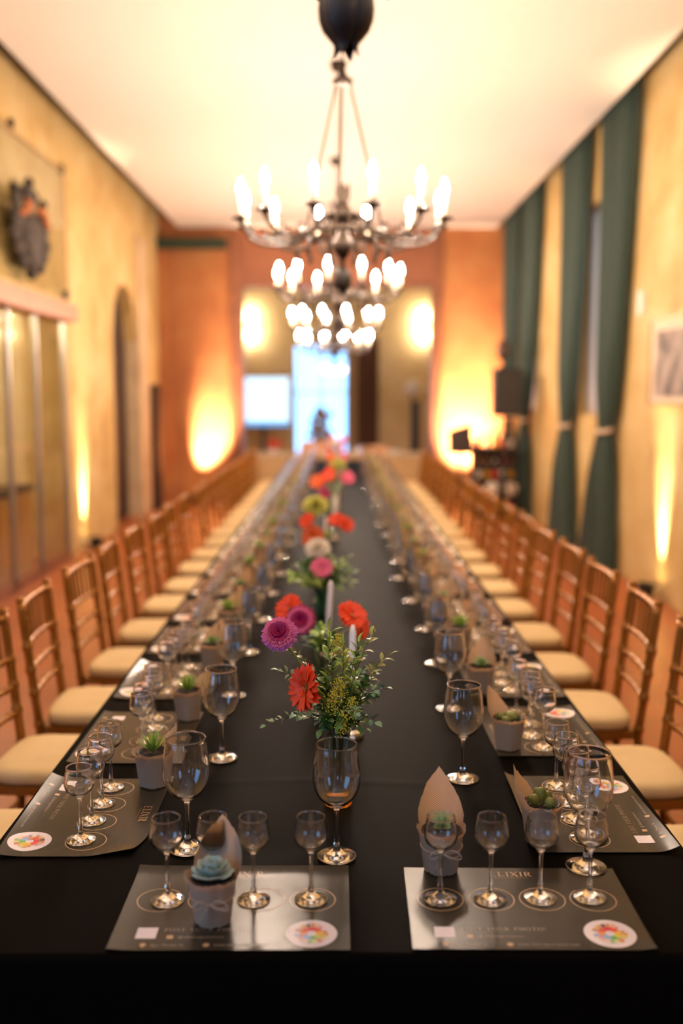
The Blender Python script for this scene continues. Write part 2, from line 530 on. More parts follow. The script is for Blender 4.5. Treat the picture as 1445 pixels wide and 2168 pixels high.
b.span(WL - 0.45, WL, AY1, YF, 0, TOP)
ap = arch_pts()
for (y0, z0), (y1, z1) in zip(ap[:-1], ap[1:]):
    x0, x1 = WL - 0.45, WL
    vs = [(x0, y0, z0), (x1, y0, z0), (x1, y1, z1), (x0, y1, z1), (x0, y0, TOP), (x1, y0, TOP), (x1, y1, TOP), (x0, y1, TOP)]
    b.add(vs, [(0, 3, 2, 1), (4, 5, 6, 7), (0, 1, 5, 4), (1, 2, 6, 5), (2, 3, 7, 6), (3, 0, 4, 7)])
struct(b.build('wall_left', M['wall'], None, False))
# stone surround of the pointed doorway
b = MB()
for (y0, y1) in ((AY1, AY1 + 0.62),):
    b.span(WL, WL + 0.05, y0, y1, 0, 3.9)
b.span(WL - 0.44, WL + 0.05, AY1 - 0.04, AY1, 0, ASPR)
struct(b.build('trim_1', M['stone'], None, False))
# dark wooden door leaf in the doorway
b = MB()
poly = [(AY0 + 0.0, 0)] + [(y, z) for y, z in ap] + [(AY1, 0)]
vs = [(WL - 0.17, y, z) for y, z in poly] + [(WL - 0.23, y, z) for y, z in poly]
n = len(poly)
b.add(vs, [tuple(range(n)), tuple(reversed(range(n, 2 * n)))] + [(k, n + k, n + (k + 1) % n, (k + 1) % n) for k in range(n)])
d1 = struct(b.build('door_1', M['darkwood'], None, False))
bb = MB()
for k in range(5):
    bb.span(WL - 0.17, WL - 0.15, AY0 + 0.06 + k * 0.28, AY0 + 0.06 + k * 0.28 + 0.25, 0.05, ASPR)
bb.build('door_plank', M['darkwood'], d1, False)
# niche behind the glazed case
sbox('wall_niche', M['wall_pale'], [(-3.72, -3.66, 5.2, 10.7, 0, 2.7), (-3.66, WL - 0.45, 5.2, 5.4, 0, 2.7), (-3.66, WL - 0.45, 10.45, 10.65, 0, 2.7),
                               (-3.66, WL - 0.45, 5.2, 10.65, 2.62, 2.7), (-3.72, -3.6, 5.2, 10.7, -0.05, 0)])
# right wall with two windows
WINS = [(9.75, 11.30, 1.50, 3.72), (13.75, 15.2, 1.50, 3.72)]
b = MB()
ys = [YN, -3.0, -1.6] + [v for w in WINS for v in w[:2]] + [YF]
b.span(WR, WR + 0.4, YN, -2.4, 0, TOP)
b.span(WR, WR + 0.4, -2.4, -0.6, 0, 1.1); b.span(WR, WR + 0.4, -2.4, -0.6, 3.4, TOP)
b.span(WR, WR + 0.4, -0.6, WINS[0][0], 0, TOP)
b.span(WR, WR + 0.4, WINS[0][1], WINS[1][0], 0, TOP)
b.span(WR, WR + 0.4, WINS[1][1], YF, 0, TOP)
for (y0, y1, z0, z1) in WINS:
    b.span(WR, WR + 0.4, y0, y1, 0, z0); b.span(WR, WR + 0.4, y0, y1, z1, TOP)
struct(b.build('wall_right', M['wall'], None, False))
for i, (y0, y1, z0, z1) in enumerate(WINS):
    wn = sbox('window_%d' % (i + 1), M['stone'], [(WR + 0.18, WR + 0.24, y0, y0 + 0.06, z0, z1), (WR + 0.18, WR + 0.24, y1 - 0.06, y1, z0, z1),
              (WR + 0.18, WR + 0.24, y0, y1, z1 - 0.06, z1), (WR + 0.18, WR + 0.24, y0, y1, z0, z0 + 0.06), (WR + 0.18, WR + 0.24, (y0 + y1) / 2 - 0.03, (y0 + y1) / 2 + 0.03, z0, z1)])
    sbox('window_pane', M['pane'], [(WR + 0.205, WR + 0.212, y0 + 0.06, y1 - 0.06, z0 + 0.06, z1 - 0.06)], wn)
    bl = MB()
    for k in range(10):
        ya = y0 + (y1 - y0) * k / 10
        bl.span(WR + 0.10 + 0.006 * (k % 2), WR + 0.115 + 0.006 * (k % 2), ya, ya + (y1 - y0) / 10, z0 + 0.005, 3.715)
    bl.build('window_blind', M['blind'], wn, False)

# far wall with the wide opening into the next room
sbox('wall_far', M['wall_far'], [(-3.6, -1.70, YF, YF + 0.3, 0, TOP), (1.63, 3.6, YF, YF + 0.3, 0, TOP), (-1.70, 1.63, YF, YF + 0.3, 4.25, TOP)])
fr = struct(bpy.data.objects.new('door_2', None)); COL.objects.link(fr)
sbox('door_post', M['redwood'], [(-1.70, -1.515, YF - 0.06, YF + 0.34, 0, 4.25)], fr)
sbox('door_post', M['redwood'], [(1.48, 1.63, YF - 0.06, YF + 0.34, 0, 4.25)], fr)
sbox('door_header', M['redpaint'], [(-1.515, 1.48, YF - 0.04, YF + 0.32, 3.46, 4.25)], fr)
sbox('door_lintel', M['redwood'], [(-1.515, 1.48, YF - 0.06, YF + 0.34, 3.40, 3.46)], fr)
# pilaster of stone and the green pelmet in the far left corner
sbox('trim_2', M['wall_far'], [(-2.82, -2.64, YF - 0.16, YF, 0, 3.95)])
pel = MB().span(-2.80, -1.74, YF - 0.20, YF - 0.02, 3.97, 4.12)
M['pelmet'] = mat('dark_green_pelmet', (0.02, 0.035, 0.018), 0.8)
tag(pel.build('curtain_pelmet', M['pelmet'], None, False), 'dark green pelmet high on the orange wall left of the opening', 'pelmet')
# next room
NY = 23.2
sbox('wall_next_room_left', M['wall_pale'], [(-3.6, -3.3, YF + 0.3, NY, 0, 4.6)])
sbox('wall_next_room_right', M['wall_pale'], [(3.3, 3.6, YF + 0.3, NY, 0, 4.6)])
sbox('wall_next_room_far', M['wall_pale'], [(-3.6, -1.05, NY, NY + 0.3, 0, 4.6), (0.28, 3.6, NY, NY + 0.3, 0, 4.6), (-1.05, 0.28, NY, NY + 0.3, 2.85, 4.6), (-1.05, 0.28, NY, NY + 0.3, 0, 0.35)])
sbox('ceiling_next_room', M['ceiling'], [(-3.6, 3.6, YF + 0.3, NY + 0.3, 4.5, 4.6)])
w3 = sbox('window_3', M['steel'], [(-1.05, -0.99, NY + 0.1, NY + 0.16, 0.35, 2.85), (0.22, 0.28, NY + 0.1, NY + 0.16, 0.35, 2.85), (-0.42, -0.36, NY + 0.1, NY + 0.16, 0.35, 2.85),
                                  (-1.05, 0.28, NY + 0.1, NY + 0.16, 1.75, 1.80)])
sbox('window_pane', M['pane'], [(-1.0, 0.23, NY + 0.12, NY + 0.13, 0.35, 2.85)], w3)

# ================================================================== lamps
def uplight(x, y, tx, ty, tz, label, power, col, size, blend=0.6, z=0.0):
    t = thing('floor_uplight', label, 'uplight', (x, y, z), 0, 'floor uplights')
    d = Vector((tx - x, ty - y, tz - 0.12)).normalized()
    q = d.to_track_quat('Z', 'Y').to_matrix().to_4x4()
    T = Matrix.Translation((0, 0, 0.09)) @ q
    MB().lathe([(0.0, -0.07), (0.05, -0.07), (0.068, -0.045), (0.07, 0.04), (0.076, 0.045), (0.076, 0.055), (0.066, 0.055), (0.062, 0.03), (0, 0.03)], 20, T).build('housing', M['black'], t)
    MB().lathe([(0.0, 0.035), (0.06, 0.035)], 16, T).build('lens', M['lens'], t)
    u = MB()
    side = Vector((-d.y, d.x, 0)).normalized()
    u.tube([side * 0.08 + Vector((0, 0, 0.10)), side * 0.085 + Vector((0, 0, 0.008)), -side * 0.085 + Vector((0, 0, 0.008)), -side * 0.08 + Vector((0, 0, 0.10))], 0.008, 6)
    u.build('yoke', M['black'], t)
    ld = bpy.data.lights.new('uplight_beam', 'SPOT')
    ld.energy = power * UPLIGHT; ld.color = col; ld.spot_size = math.radians(size); ld.spot_blend = blend; ld.shadow_soft_size = 0.045
    lo = bpy.data.objects.new('uplight_beam', ld); COL.objects.link(lo)
    lo.parent = t
    lo.location = Vector((0, 0, 0.09)) + d * 0.062
    lo.rotation_euler = d.to_track_quat('-Z', 'Y').to_euler()
    return t
AMB = (1.0, 0.78, 0.50)
uplight(WL + 0.13, 10.95, WL + 0.0, 10.97, 0.92, 'black uplight on the floor by the left wall beside the glazed case', 1100, AMB, 36, 1.0)
uplight(WR - 0.13, 8.20, WR - 0.0, 8.22, 0.92, 'black uplight on the floor below the framed picture', 1100, AMB, 36, 1.0)
uplight(-2.34, 15.56, -2.0, 15.95, 1.15, 'black uplight at the foot of the orange wall left of the opening', 4600, (1.0, 0.72, 0.48), 44, 1.0)
uplight(1.95, 15.20, 2.04, 15.95, 1.25, 'black uplight at the foot of the orange wall right of the opening', 5200, (1.0, 0.72, 0.48), 60, 1.0)

def chandelier_proto():
    t = thing('chandelier', '', 'chandelier', (0, 0, 0), 0, 'wrought iron candle chandeliers')
    # local z = world z - 2.53 (the drip pans at z 0)
    ir = M['iron']
    MB().lathe([(0, 0.66), (0.012, 0.66), (0.05, 0.665), (0.05, 0.68), (0.02, 0.70), (0.012, 0.73), (0.02, 0.75), (0.0, 0.77)], 20).build('hub_plate', ir, t)
    MB().tube([(0, 0, 0.75), (0, 0, 1.78)], 0.006, 8).build('hanging_rod', ir, t)
    MB().lathe([(0.0, 1.70), (0.05, 1.71), (0.065, 1.75), (0.07, 1.78), (0, 1.78)], 20).build('ceiling_rose', ir, t)
    for k in range(3):
        a = math.radians(95 + 120 * k)
        MB().tube([(0.035 * math.cos(a), 0.035 * math.sin(a), 0.67), (0.21 * math.cos(a), 0.21 * math.sin(a), -0.03)], 0.0055, 6).build('suspension_rod', ir, t)
    MB().lathe([(0, -0.16), (0.02, -0.16), (0.045, -0.12), (0.05, -0.08), (0.03, -0.05), (0.026, 0.0), (0.05, 0.03), (0.055, 0.06), (0.028, 0.09), (0.024, 0.12), (0, 0.125)], 20).build('column', ir, t)
    MB().lathe([(0.19, -0.055), (0.215, -0.055), (0.215, -0.03), (0.19, -0.03), (0.19, -0.055)], 36).build('ring', ir, t)
    # crown of leaves on the column
    lf = MB().grid(lambda u, v: (0.026 * math.sin(PI * min(1, v * 0.9 + 0.12)) * (2 * u - 1), 0.018 + 0.03 * v ** 1.4, 0.09 + 0.11 * v), 4, 6).mesh('crown_leaf', ir)
    for k in range(8):
        obj('crown_leaf', lf, t, (0, 0, 0), (0, 0, 2 * PI * k / 8))
    # bud of four petals hanging below
    def petal(u, v):
        prof = [(0.012, 0.0), (0.026, -0.008), (0.036, -0.026), (0.0405, -0.044), (0.0417, -0.062), (0.0402, -0.078), (0.0350, -0.092), (0.0275, -0.102), (0.0205, -0.110), (0.0178, -0.115), (0.0185, -0.123), (0.0210, -0.131)]
        f = v * (len(prof) - 1); i = min(int(f), len(prof) - 2); w = f - i
        r = prof[i][0] * (1 - w) + prof[i + 1][0] * w; z = prof[i][1] * (1 - w) + prof[i + 1][1] * w
        half = PI / 4 * 1.03 * (1.0 if v < 0.76 else max(0.03, (1 - v) / 0.24) ** 0.8)
        a = (2 * u - 1) * half
        rr = r * (1 + 0.05 * math.cos(2 * a)) - 0.0016 * (2 * u - 1) ** 6 * 2
        return (rr * math.cos(a), rr * math.sin(a), z)
    pb = MB().grid(petal, 10, 22)
    pm = pb.mesh('bud_petal', M['ironbud'])
    bud = MB().lathe([(0, -0.15), (0.012, -0.152), (0.016, -0.168), (0.010, -0.176), (0.010, -0.20), (0.024, -0.225), (0.020, -0.25), (0, -0.275)], 16).build('bud', ir, t)
    for k in range(4):
        obj('bud_petal', pm, bud, (0, 0, -0.205), (0, 0, math.radians(74) + PI / 2 * k))
    # twelve arms
    pts = []
    P = [(0.045, 0.02), (0.07, 0.045), (0.11, 0.03), (0.15, -0.02), (0.20, -0.06), (0.27, -0.085), (0.35, -0.09), (0.43, -0.075), (0.48, -0.045), (0.50, -0.005)]
    arm_mb = MB().tube([(r, 0, z) for r, z in P], [0.010, 0.010, 0.0095, 0.009, 0.009, 0.009, 0.0085, 0.008, 0.0085, 0.012], 8)
    sc = []
    for k in range(15):
        a = k / 14 * 1.7 * PI
        rr = 0.058 - 0.038 * k / 14
        sc.append((0.27 + rr * math.cos(a + PI * 0.9) + 0.0, 0, -0.045 + rr * math.sin(a + PI * 0.9)))
    arm_mb.tube(sc, 0.006, 6)
    sc = []
    for k in range(13):
        a = k / 12 * 1.6 * PI
        rr = 0.042 - 0.028 * k / 12
        sc.append((0.405 + rr * math.cos(-a + 0.2), 0, -0.048 + rr * math.sin(-a + 0.2)))
    arm_mb.tube(sc, 0.005, 6)
    am = arm_mb.mesh('arm', ir)
    pan = MB().lathe([(0.0, -0.012), (0.012, -0.012), (0.018, 0.0), (0.045, 0.006), (0.047, 0.010), (0.02, 0.012), (0.014, 0.03), (0, 0.03)], 18).mesh('drip_pan', ir)
    slv = MB().lathe([(0.0, 0.012), (0.0125, 0.012), (0.0125, 0.115), (0.006, 0.118), (0, 0.118)], 14).mesh('candle_sleeve', M['sleeve'])
    blb = MB().lathe([(0.0, 0.112), (0.009, 0.118), (0.0165, 0.135), (0.0175, 0.148), (0.012, 0.17), (0.004, 0.19), (0, 0.195)], 12).mesh('bulb', M['bulb'])
    drop = MB().lathe([(0, 0.07), (0.006, 0.065), (0.009, 0.05), (0.012, 0.03), (0.009, 0.012), (0.006, 0.0), (0, -0.002)], 10).mesh('finial_drop', M['iron'])
    for k in range(12):
        a = math.radians(15 + 30 * k)
        o = obj('arm', am, t, (0, 0, 0), (0, 0, a))
        for nm, me in (('drip_pan', pan), ('candle_sleeve', slv), ('bulb', blb)):
            obj(nm, me, o, (0.50, 0, 0))
        obj('finial_drop', drop, o, (0.23, 0, -0.168))
    return t
ch = chandelier_proto()
CH = [(0.012, 1.60, 2.552, 86.0, 'black chandelier overhead whose petalled bud hangs at the top of view'),
      (0.021, 5.00, 2.53, 90.0, 'nearest fully visible wrought iron chandelier with twelve candle bulbs on three rods'),
      (0.0, 8.20, 2.545, 96.0, 'second full chandelier along the table, below and behind the nearest one'),
      (-0.03, 11.40, 2.47, 88.0, 'third full chandelier along the table, seen before the far opening'),
      (-0.06, 14.00, 2.385, 93.0, 'farthest chandelier, hanging lowest in view just before the far opening')]
for i, (x, y, z, az, lb) in enumerate(CH):
    o = ch if i == 0 else clone(ch, (0, 0, 0))
    for c in (o.children if i else kids(ch)):          # rod and rose reach the ceiling
        if c.name.startswith('ceiling_rose'):
            c.location.z = 4.31 - z - 1.78
        if c.name.startswith('hanging_rod'):
            k_ = (4.31 - z - 0.75) / 1.03
            c.scale.z = k_; c.location.z = 0.75 * (1 - k_)
    if i == 0:
        OFF = [g for c in kids(ch) for g in kids(c) if g.name.startswith('bulb')]
    o.location = (x, y, z); o.rotation_euler = (0, 0, math.radians(az - 90)); o['label'] = lb
for g in OFF:                       # the chandelier overhead burns dimmer
    me = g.data.copy(); me.materials.clear(); me.materials.append(M['bulboff']); g.data = me

def sconce(x, y, z, label):
    t = thing('wall_sconce', label, 'sconce', (x, y, z), 0, 'wall sconces in the next room')
    MB().box((0, 0.02, 0), (0.08, 0.03, 0.5)).build('back_plate', M['iron'], t, False)
    MB().tube([(0, 0.0, 0.0), (0, -0.07, -0.02), (0, -0.10, 0.0)], 0.008, 6).build('arm', M['iron'], t)
    for s_ in (1, -1):
        MB().lathe([(0.0, 0.10), (0.05, 0.11), (0.062, 0.2), (0.055, 0.30), (0, 0.31)], 14, Matrix.Translation((0, -0.10, 0)) @ Matrix.Scale(s_, 4, (0, 0, 1))).build('lamp_shade', M['sconce'], t)
sconce(-2.04, NY - 0.035, 3.3, 'lit wall sconce in the next room, left of its window')
sconce(1.97, NY - 0.035, 3.3, 'lit wall sconce in the next room, right of its window')

# ================================================================== table
TX, TY0, TY1, TZ = 0.735, 1.60, 14.95, 0.75
CREASES = [(2.37, 0.0022), (2.86, -0.0016), (3.62, 0.0016), (4.3, -0.0014), (5.2, 0.0016), (6.1, 0.0015), (7.3, -0.0014), (8.6, 0.0015), (10.1, 0.0015)]
def cloth_z(x, y):
    z = 0.0007 * math.sin(y * 5.3 + 1.1 * math.sin(x * 4)) * math.cos(x * 3.1)
    mid = math.exp(-(x / 0.36) ** 4)
    for cy_, h in CREASES:
        d = (y - cy_ - 0.012 * math.sin(x * 9 + cy_)) / 0.011
        if abs(d) < 4:
            z += h * mid * math.exp(-d * d)
    return z - 0.0008
tb = MB()
NX, NYY = 44, 560
row = lambda j: TY0 + 0.012 + (TY1 - TY0 - 0.024) * (j / NYY) ** 1.35
vs = []; fs = []
for j in range(NYY + 1):
    y = row(j)
    for i in range(NX + 1):
        x = -TX + 0.012 + (2 * TX - 0.024) * i / NX
        vs.append((x, y, TZ + cloth_z(x, y)))
for j in range(NYY):
    for i in range(NX):
        a = j * (NX + 1) + i
        fs.append((a, a + 1, a + NX + 2, a + NX + 1))
# skirt all round
ring = [(i, 0) for i in range(NX + 1)] + [(NX, j) for j in range(1, NYY + 1)] + [(i, NYY) for i in range(NX - 1, -1, -1)] + [(0, j) for j in range(NYY - 1, 0, -1)]
n0 = len(vs)
LV = [(0.009, 0.004), (0.013, 0.014), (0.013, 0.06), (0.013, 0.25), (0.014, 0.5), (0.014, 0.735)]
dist = 0.0; prev = None
for q, (i, j) in enumerate(ring):
    p = Vector(vs[j * (NX + 1) + i])
    if prev is not None:
        dist += (p - prev).length
    prev = p
    nx = -1 if i == 0 else (1 if i == NX else 0); ny = -1 if j == 0 else (1 if j == NYY else 0)
    nn = Vector((nx, ny, 0)).normalized()
    for (off, dz) in LV:
        w = 0.005 * min(1, dz / 0.4) * math.sin(dist * 17 + 1.7 * math.sin(dist * 3.1))
        vs.append(tuple(p + nn * (off + w) - Vector((0, 0, dz + cloth_z(p.x, p.y)))))
L = len(LV); NR = len(ring)
for q in range(NR):
    q2 = (q + 1) % NR
    a0 = ring[q][1] * (NX + 1) + ring[q][0]; a1 = ring[q2][1] * (NX + 1) + ring[q2][0]
    fs.append((a0, n0 + q * L, n0 + q2 * L, a1))
    for l in range(L - 1):
        fs.append((n0 + q * L + l, n0 + q * L + l + 1, n0 + q2 * L + l + 1, n0 + q2 * L + l))
tb.add(vs, fs)
tag(tb.build('tablecloth', M['cloth']), 'long black tablecloth covering the whole banquet table down to the floor', 'tablecloth')

# ================================================================== placemats
MZ = 0.7522
MW, MD = 0.42, 0.298
def glyph(ch):
    """strokes of a serif capital on a unit cap height : (points, width) ; returns (strokes, advance)"""
    T, t = 0.13, 0.05
    def stem(x, y0=0.0, y1=1.0, w=T, s0=True, s1=True):
        out = [([(x, y0), (x, y1)], w)]
        if s0: out.append(([(x - 0.13, y0 + t / 2), (x + 0.13, y0 + t / 2)], t))
        if s1: out.append(([(x - 0.13, y1 - t / 2), (x + 0.13, y1 - t / 2)], t))
        return out
    def arc(cx, cy, rx, ry, a0, a1, w0, w1, n=14):
        pts = []; ws = []
        for k in range(n + 1):
            a = math.radians(a0 + (a1 - a0) * k / n)
            pts.append((cx + rx * math.cos(a), cy + ry * math.sin(a)))
            ws.append(w0 + (w1 - w0) * abs(math.cos(a)))
        return (pts, ws)
    if ch == 'E':
        return stem(0.15) + [([(0.15, 0.975), (0.62, 0.975)], t), ([(0.15, 0.52), (0.5, 0.52)], t), ([(0.15, 0.025), (0.66, 0.025)], t),
                             ([(0.62, 1.0), (0.62, 0.8)], t), ([(0.5, 0.62), (0.5, 0.42)], t), ([(0.66, 0.0), (0.66, 0.22)], t)], 0.78
    if ch == 'L':
        return stem(0.15) + [([(0.15, 0.025), (0.62, 0.025)], t), ([(0.62, 0), (0.62, 0.24)], t)], 0.70
    if ch == 'I':
        return stem(0.15), 0.32
    if ch == 'X':
        return [([(0.08, 1.0), (0.74, 0.0)], T), ([(0.72, 1.0), (0.08, 0.0)], t), ([(-0.04, 0.975), (0.22, 0.975)], t), ([(0.60, 0.975), (0.84, 0.975)], t),
                ([(-0.04, 0.025), (0.22, 0.025)], t), ([(0.60, 0.025), (0.86, 0.025)], t)], 0.84
    if ch == 'R':
        return stem(0.15) + [([(0.15, 0.975), (0.36, 0.975)], t), arc(0.36, 0.745, 0.22, 0.23, 90, -90, t, T), ([(0.15, 0.51), (0.36, 0.51)], t),
                             ([(0.34, 0.5), (0.68, 0.0)], T), ([(0.60, 0.025), (0.82, 0.025)], t)], 0.82
    if ch == 'P':
        return stem(0.15) + [([(0.15, 0.975), (0.36, 0.975)], t), arc(0.36, 0.73, 0.24, 0.245, 90, -90, t, T), ([(0.15, 0.485), (0.36, 0.485)], t)], 0.70
    if ch == 'O':
        return [arc(0.46, 0.5, 0.38, 0.49, 0, 360, t, T, 28)], 0.94
    if ch == 'S':
        pts = [(0.50, 0.80), (0.47, 0.93), (0.30, 0.98), (0.13, 0.90), (0.10, 0.74), (0.20, 0.60), (0.38, 0.48), (0.50, 0.34), (0.50, 0.18), (0.38, 0.05), (0.20, 0.02), (0.08, 0.10), (0.06, 0.24)]
        return [(pts, [0.05, 0.05, 0.06, 0.08, 0.10, 0.13, 0.14, 0.13, 0.10, 0.07, 0.06, 0.05, 0.05])], 0.60
    if ch == 'T':
        return stem(0.40, s1=False) + [([(0.04, 0.975), (0.76, 0.975)], t), ([(0.05, 1), (0.05, 0.78)], t), ([(0.75, 1), (0.75, 0.78)], t)], 0.80
    if ch == 'Y':
        return stem(0.40, 0, 0.48, s1=False) + [([(0.08, 1), (0.40, 0.46)], T), ([(0.74, 1), (0.40, 0.46)], t), ([(-0.04, 0.975), (0.24, 0.975)], t), ([(0.62, 0.975), (0.86, 0.975)], t)], 0.82
    if ch == 'U':
        return [([(0.17, 1), (0.17, 0.35)], T), arc(0.43, 0.33, 0.26, 0.31, 180, 360, t, 0.09), ([(0.69, 1), (0.69, 0.35)], t), ([(0.02, 0.975), (0.32, 0.975)], t), ([(0.56, 0.975), (0.82, 0.975)], t)], 0.86
    if ch == 'H':
        return stem(0.15) + stem(0.70) + [([(0.15, 0.52), (0.70, 0.52)], t)], 0.88
    if ch == 'N':
        return stem(0.13, w=t) + [([(0.13, 1), (0.72, 0)], T), ([(0.72, 1), (0.72, 0)], t), ([(0.58, 0.975), (0.86, 0.975)], t)], 0.88
    if ch == 'C':
        return [arc(0.44, 0.5, 0.36, 0.48, 50, 310, t, T, 20), ([(0.68, 0.92), (0.68, 0.70)], t)], 0.80
    if ch == '!':
        return [([(0.12, 1.0), (0.12, 0.28)], [T, 0.04]), ([(0.12, 0.13), (0.12, 0.0)], T)], 0.30
    return [], 0.40

def ribbon(mb, pts, w, tf):
    n = len(pts)
    if not isinstance(w, (list, tuple)):
        w = [w] * n
    vs = []
    for i, p in enumerate(pts):
        a = Vector(pts[max(i - 1, 0)]); c = Vector(pts[min(i + 1, n - 1)])
        d = (c - a); d.normalize(); nn = Vector((-d.y, d.x))
        for s_ in (1, -1):
            q = Vector(p) + nn * (w[i] / 2 * s_)
            vs.append(tf(q.x, q.y))
    mb.add(vs, [(2 * i, 2 * i + 1, 2 * i + 3, 2 * i + 2) for i in range(n - 1)])

def serif_text(mb, txt, cx, y, h, spacing=0.12, left=False):
    adv = [glyph(c)[1] + spacing for c in txt]
    x = cx if left else cx - (sum(adv) - spacing) * h / 2
    for c, a in zip(txt, adv):
        for pts, w in glyph(c)[0]:
            ribbon(mb, pts, w, lambda px, py, x=x: (x + px * h, y + py * h, 0))
        x += a * h
    return mb

def sans_text(txt, size):
    cu = bpy.data.curves.new('t', 'FONT'); cu.body = txt; cu.size = size; cu.resolution_u = 1
    o = bpy.data.objects.new('t', cu); COL.objects.link(o)
    dg = bpy.context.evaluated_depsgraph_get()
    me = o.evaluated_get(dg).to_mesh()
    vs = [tuple(v.co) for v in me.vertices]; fs = [tuple(p.vertices) for p in me.polygons]
    o.evaluated_get(dg).to_mesh_clear()
    bpy.data.objects.remove(o); bpy.data.curves.remove(cu)
    return vs, fs
SMALL = [(sans_text('@elixirexperiences', 0.0105), (-0.094, 0.038)), (sans_text('Apt. Thuder St.', 0.0095), (-0.137, 0.0125)),
         (sans_text('www.elixirexperiences.com', 0.0095), (-0.027, 0.0125))]

def disc(mb, cx, cy, r, seg=24, z=0.0):
    mb.add([(cx + r * math.cos(2 * PI * k / seg), cy + r * math.sin(2 * PI * k / seg), z) for k in range(seg)], [tuple(range(seg))])
def annulus(mb, cx, cy, r0, r1, a0=0, a1=2 * PI, seg=48, z=0.0):
    vs = []
    for k in range(seg + 1):
        a = a0 + (a1 - a0) * k / seg
        vs += [(cx + r0 * math.cos(a), cy + r0 * math.sin(a), z), (cx + r1 * math.cos(a), cy + r1 * math.sin(a), z)]
    mb.add(vs, [(2 * k, 2 * k + 1, 2 * k + 3, 2 * k + 2) for k in range(seg)])

CIRC = [(-0.147, 0.172), (-0.051, 0.172), (0.045, 0.172), (0.141, 0.172)]
def wheel():
    """flat aroma wheel : coloured sectors on the sticker"""
    mb = MB(); cols = []
    def sec(a0, a1, r0, r1, c):
        n0_ = len(mb.f)
        annulus(mb, 0, 0, r0, r1, math.radians(a0), math.radians(a1), max(2, int((a1 - a0) / 8)))
        cols.extend([C4(c)] * (len(mb.f) - n0_))
    inner = [(-35, 25, '#e9b52c'), (25, 75, '#e8452c'), (75, 115, '#d8203a'), (115, 165, '#e0543e'), (165, 205, '#ea8a4a'), (205, 265, '#8fb0d8'), (265, 305, '#6fae4e'), (305, 325, '#c8d060')]
    for a0, a1, c in inner:
        sec(a0, a1, 0.0085, 0.0205, c)
    oc = ['#e9cf5a', '#e0a24a', '#dd7e6c', '#a75c9c', '#e88a9a', '#e6b08c', '#de8a3e', '#4f3b46', '#e09a52', '#e4b87a', '#c98f62', '#d8c8a8', '#9aa8d0', '#e59a86', '#e8b49c', '#f0d2b8', '#9cc07a', '#d0d890', '#e0825a', '#e8c860']
    a = -30
    rr = random.Random(3)
    for c in oc:
        if rr.random() > 0.12:
            sec(a, a + 15, 0.0212, 0.0272 + 0.006 * rr.random(), c)
        a += 18
    return mb, cols
WH, WHC = wheel()

